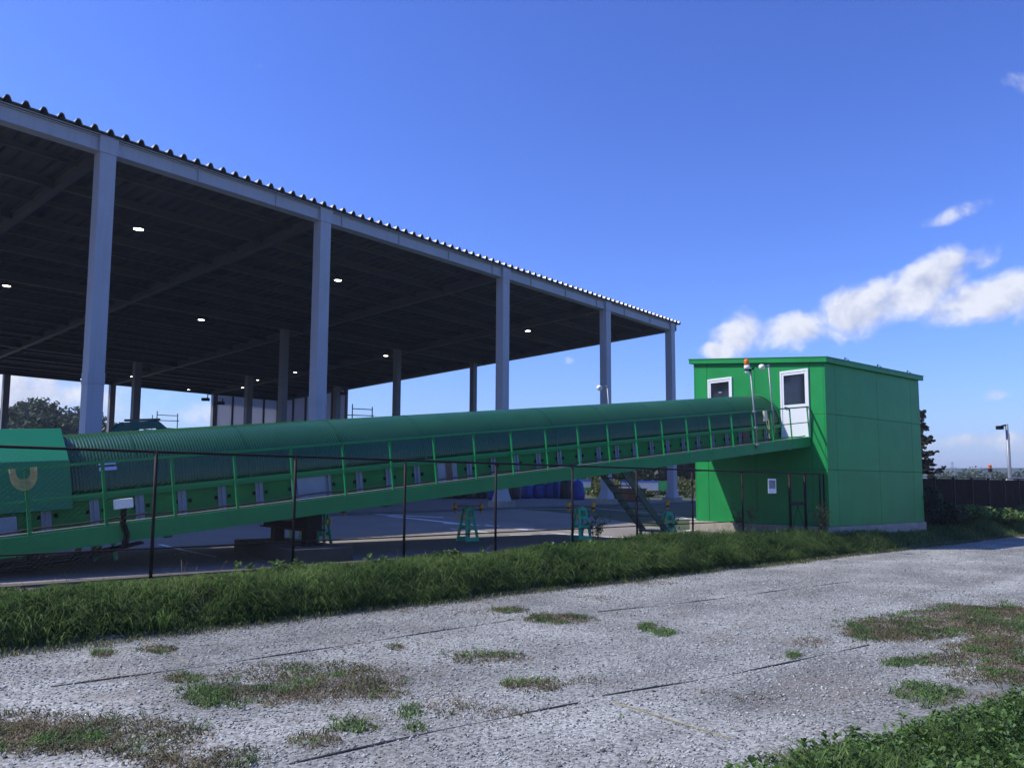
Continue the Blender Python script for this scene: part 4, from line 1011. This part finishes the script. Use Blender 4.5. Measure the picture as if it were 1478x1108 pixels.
# seed stalks and dead stems standing out of the bank
n = 1500; s = rng.uniform(-7, 22, n); l = rng.uniform(-1.25, -.5, n); keep = rng.random(n) < 1.6*fbm(s*.7+2, l*1.3+8)-.25; s, l = s[keep], l[keep]
v, f = blades(s, l, ground_z(l, s), rng.uniform(.28,.58,len(s)), rng.uniform(.004,.008,len(s)), rng.uniform(.1,.9,len(s)))
put('seed_stalks', v, f, mat('straw_stalk', (.20,.17,.08), .8, var=.3, scale=3, island=.4, transl=.3), 'straw coloured seed stalks standing out of the bank grass', 'grass')
# short yellowish edge grass
n = 24000; s = rng.uniform(-7, 60, n); l = -1.47 + rng.normal(0, .11, n) + .22*(fbm(s*.9, 3+s*0)-.5)*2
keep = rng.random(n) < np.where(s > 24, .9, .25+1.1*fbm(s*1.3, l*2)); s, l = s[keep], l[keep]
h = rng.uniform(.03,.12,len(s)); v, f = blades(s, l, ground_z(l, s), h, rng.uniform(.007,.013,len(s)), rng.uniform(.3,1.1,len(s)))
put('edge_grass', v, f, M_grass2, 'short yellowish grass where the bank meets the gravel', 'grass')
# grass right of the cabin up to the screen fence
n = 30000; s = rng.uniform(22.5, 62, n)**1.0; l = rng.uniform(-1.3, .25, n); keep = (rng.random(n) < .4+.9*fbm(s*.6, l)) & ~((s > 20) & (s < 28) & (l > -.06)); s, l = s[keep], l[keep]
h = rng.uniform(.1,.34,len(s))*(.5+fbm(s*.7, l+4)); h = np.where((s < 28.2) & (l > -.6), h*.35, h); v, f = blades(s, l, ground_z(l, s), h, rng.uniform(.012,.022,len(s)), rng.uniform(.2,1.1,len(s)))
put('verge_grass', v, f, M_grass, 'green verge grass beside the cabin and screen fence', 'grass')
# broad-leaved weeds in the bank
def rosettes(pts, nl, ln, wd, m, name, lab, local=True):
    V_, Fq = [], []; k_ = 0
    for (x, y, z, sc) in pts:
        for j in range(nl):
            a = rng.uniform(0, 6.28); L_ = ln*sc*rng.uniform(.6,1.2); ww = wd*sc*rng.uniform(.7,1.2); el = rng.uniform(.25,1.1)
            d = np.array([math.cos(a)*math.cos(el), math.sin(a)*math.cos(el), math.sin(el)]); sd = np.array([-math.sin(a), math.cos(a), rng.uniform(-.3,.3)])
            b = np.array([x, y, z+rng.uniform(0,.12)*sc]); dr = np.array([0,0,-L_*.35])
            V_ += [b, b+d*L_*.4+sd*ww*.5, b+d*L_*.75+sd*ww*.45+dr*.3, b+d*L_+dr, b+d*L_*.75-sd*ww*.45+dr*.3, b+d*L_*.4-sd*ww*.5, b+d*L_*.55+dr*.05-np.array([0,0,.02*sc])]
            i = k_*7; Fq += [(i,i+1,i+6,i+5),(i+1,i+2,i+3,i+6),(i+6,i+3,i+4,i+5)]; k_ += 1
    o = mesh_np(name, np.array(V_), np.array(Fq), m)
    if local: o.matrix_world = FM
    return tag(o, lab, 'weeds', kind='stuff')
pts = []
for u, v_, k_ in ((1078,826,12),(1095,820,10),(1060,830,6),(870,800,8),(845,808,6),(700,800,7),(640,830,5),(668,862,4),(560,812,6),(520,835,5),(1040,765,6),(980,790,6),(1110,805,8),(420,850,4),(120,880,4),(740,802,5),(1130,790,6),(1085,812,14),(1000,795,9),(950,800,9),(1150,800,9),(1020,815,8),(905,815,8),(790,820,7),(330,840,6),(230,870,6)):
    q = onz(u, v_, -.25); s0, l0 = to_site(q)
    for j in range(k_):
        s1, l1 = s0+rng.normal(0,.28), np.clip(l0+rng.normal(0,.2)-.2, -1.3, -.3); pts.append((s1, l1, float(ground_z(l1, s1))+.12, rng.uniform(.45,.95)))
rosettes(pts, 9, .17, .07, M_weedg, 'broad_leaf_weeds', 'broad leaved weeds growing in the bank grass')
# thin tall stalks by the fence
for (u, v_, zt, m_, lab) in ((1073,770,.85,M_weed,'tall dry leafless weed stalks at the foot of the cabin left of the notice plate'),(1190,768,.9,M_weed,'tall thin weeds at the cabin corner by the gate'),(858,778,.6,M_weedg,'thin green weed right of the fence post left of the staircase'),(45,818,.75,M_weedg,'tall green weed standing by the fence at the left edge of the photo'),(965,768,.5,M_weedg,'green weeds at the foot of the staircase')):
    q = onz(u, v_, .05); t = thing('tall_weed', (q[0], q[1], -.02), lab, 'weed', 'tall weeds by the fence')
    m = MB(); tips = []
    for j in range(16):
        a = rng.uniform(0,6.28); r0 = rng.uniform(0,.18); hh = zt*rng.uniform(.6,1.1); b0 = Vector((r0*math.cos(a), r0*math.sin(a), 0)); tp = b0+Vector((math.cos(a)*hh*.35*rng.random(), math.sin(a)*hh*.35*rng.random(), hh))
        m.tube(b0, tp, .006, 4, .003)
        for k_ in range(4):
            f_ = rng.uniform(.3,1.0); c = b0.lerp(tp, f_); e_ = c+Vector((rng.normal()*.1, rng.normal()*.1, .08)); m.tube(c, e_, .003, 3, .002); tips.append(tuple(e_))
    m.build('stalk', m_, t); v, f = leaf_cloud(tips, [(.05,.05,.05)]*len(tips), 420, .028); mesh_np('foliage', v, f, m_, t)

# weed patches on the gravel (pixel outline -> ground)
patches = [(120,1056,150,26,0),(30,1070,80,22,0),(455,985,120,24,0),(380,1000,60,14,0),(320,1010,45,10,1),(310,998,40,9,1),(500,1000,70,12,2),(300,1094,90,18,0),(240,1100,50,12,0),(505,1048,32,10,1),(705,948,46,9,0),(645,1018,48,17,2),
           (783,989,30,10,0),(740,988,14,6,1),(845,982,25,6,2),(805,892,42,7,0),(735,880,22,4,0),(932,906,12,6,1),(958,914,14,4,1),(455,1070,32,10,0),(590,1028,18,10,1),(600,1052,14,6,1),(735,1030,36,7,2),(265,980,24,6,0),(225,938,25,5,0),(150,945,18,5,0),(570,934,14,4,0),
           (690,884,40,4,2),(1170,926,24,7,2),(1145,947,10,4,1),(1300,905,75,16,0),(1380,895,75,20,0),(1450,900,60,28,0),(1260,915,35,10,0),(1430,935,60,12,0),(1300,958,24,6,1),(1360,955,35,10,0),(1420,975,50,14,0),(1460,965,40,25,0),(1340,1000,45,16,1),(1400,1005,40,10,2),(1080,1008,28,6,2),(1030,1000,18,4,2),(860,862,30,3,2),(560,880,40,3,2),(940,842,30,3,2),
           (1440,882,60,6,0),(1230,1092,60,14,0),(1150,1095,50,10,2)]
PV = {0: [], 1: [], 2: []}
for (u, v_, a, b, kd) in patches:
    c = onz(u, v_, GZ); pxm = F/c[1]; ppm_y = (v_-698.)/c[1]      # pixels per metre across and in depth
    area = math.pi*(a/pxm)*(b/ppm_y); nb = int(min(26000, area*(9500 if kd != 2 else 2400)))
    x = rng.uniform(-1.7, 1.7, nb); y = rng.uniform(-1.7, 1.7, nb)
    P = np.stack([c[0]+x*a/pxm+(y*b/ppm_y)*c[0]/c[1], c[1]+y*b/ppm_y], -1)
    dd = 1.35-.75*(x*x+y*y) + 2.0*(fbm(P[:,0]*2.3, P[:,1]*2.3)-.5) + 1.5*(fbm(P[:,0]*8, P[:,1]*8)-.5)
    keep = rng.random(nb) < np.clip(dd*.9, 0, 1)*np.clip(1.9-np.sqrt(x*x+y*y), 0, 1); P = P[keep]
    mixn_ = fbm(P[:,0]*3.7+5, P[:,1]*3.7)+rng.normal(0, .07, len(P))
    if kd == 0: sel = np.where(mixn_ > .64, 1, np.where(mixn_ < .36, 2, 0))
    elif kd == 1: sel = np.where(mixn_ < .40, 0, 1)
    else: sel = np.where(mixn_ > .56, 0, 2)
    for q_ in range(3): PV[q_].append(P[sel == q_])
# stray seedlings over the whole lot
n = 2600; P = np.stack([rng.uniform(-5, 14, n), rng.uniform(6, 22, n)], -1); ss, ll = to_site(P)
keep = (ll < -1.5) & (rng.random(n) < np.clip((fbm(P[:,0]*.8, P[:,1]*.8)-.45)*5, .03, 1)); P = P[keep]
for q_ in range(3): PV[q_].append(P[q_::3])
for kd, m_, nm, lab, hh in ((0, M_weed, 'dry_weed_mat', 'low dry olive weed mats on the gravel', (.018,.07)), (1, M_weedg, 'green_weed_tuft', 'small bright green weed tufts on the gravel', (.03,.10)), (2, mat('straw_weed', (.16,.12,.07), .8, var=.35, scale=3, island=.4), 'straw_weed', 'thin brown straw scattered on the gravel', (.015,.045))):
    P = np.concatenate(PV[kd]); n = len(P)
    flat = rng.random(n) < .6
    v, f = blades(P[:,0], P[:,1], np.full(n, GZ+.004), rng.uniform(*hh, n)*(.5+fbm(P[:,0]*2.2, P[:,1]*2.2))*np.where(flat, .8, 1), np.where(flat, rng.uniform(.008,.016,n), rng.uniform(.004,.009,n)), np.where(flat, rng.uniform(1.35,1.75,n), rng.uniform(.4,1.4,n)))
    put(nm, v, f, m_, lab, 'weeds', local=False)
# foreground growth in the lower right corner
n = 52000; x = rng.uniform(1.3, 6.6, n); y = rng.uniform(5.1, 8.6, n)
P = np.stack([x, y], -1); u = PX+F*x/y
# an arc-shaped clump: its far edge runs from the bottom of the frame up to the right
lim = 5.75+.62*(x-1.9)+.5*(fbm(x*1.3, y*1.3)-.5)
keep = (y < lim) & (x > 1.45); x, y = x[keep], y[keep]; n = len(x)
edge_ = np.clip((5.75+.62*(x-1.9)-y)/.6, .15, 1)
h = rng.uniform(.12,.40,n)*(.30+1.25*fbm(x*1.9, y*1.9))*(.4+.6*edge_)
v, f = blades(x, y, np.full(n, GZ), h, rng.uniform(.006,.014,n), rng.uniform(.3,1.2,n)); put('foreground_grass', v, f, M_grass, 'dense green growth in the lower right corner', 'grass', local=False)
k_ = rng.random(n) < .06
rosettes([(a, b, GZ+hh*.55, rng.uniform(.22,.5)) for a, b, hh in zip(x[k_], y[k_], h[k_]*1.5)], 7, .17, .075, M_weedg, 'foreground_weeds', 'leafy weeds in the lower right corner', False)

# thin air over the whole site, for the distance only
hz = bpy.data.materials.new('haze'); hz.use_nodes = True; ht = hz.node_tree; ht.nodes.remove(ht.nodes['Principled BSDF'])
pv = ht.nodes.new('ShaderNodeVolumePrincipled'); pv.inputs['Color'].default_value = (.80, .88, 1, 1); pv.inputs['Density'].default_value = .0005; pv.inputs['Anisotropy'].default_value = .2
ht.links.new(pv.outputs[0], ht.nodes['Material Output'].inputs['Volume'])
hb = MB().box(-2750, 2750, -2750, 3100, -5, 70).build('haze', hz); tag(hb, 'thin pale air fading the far hills', 'haze', kind='stuff')
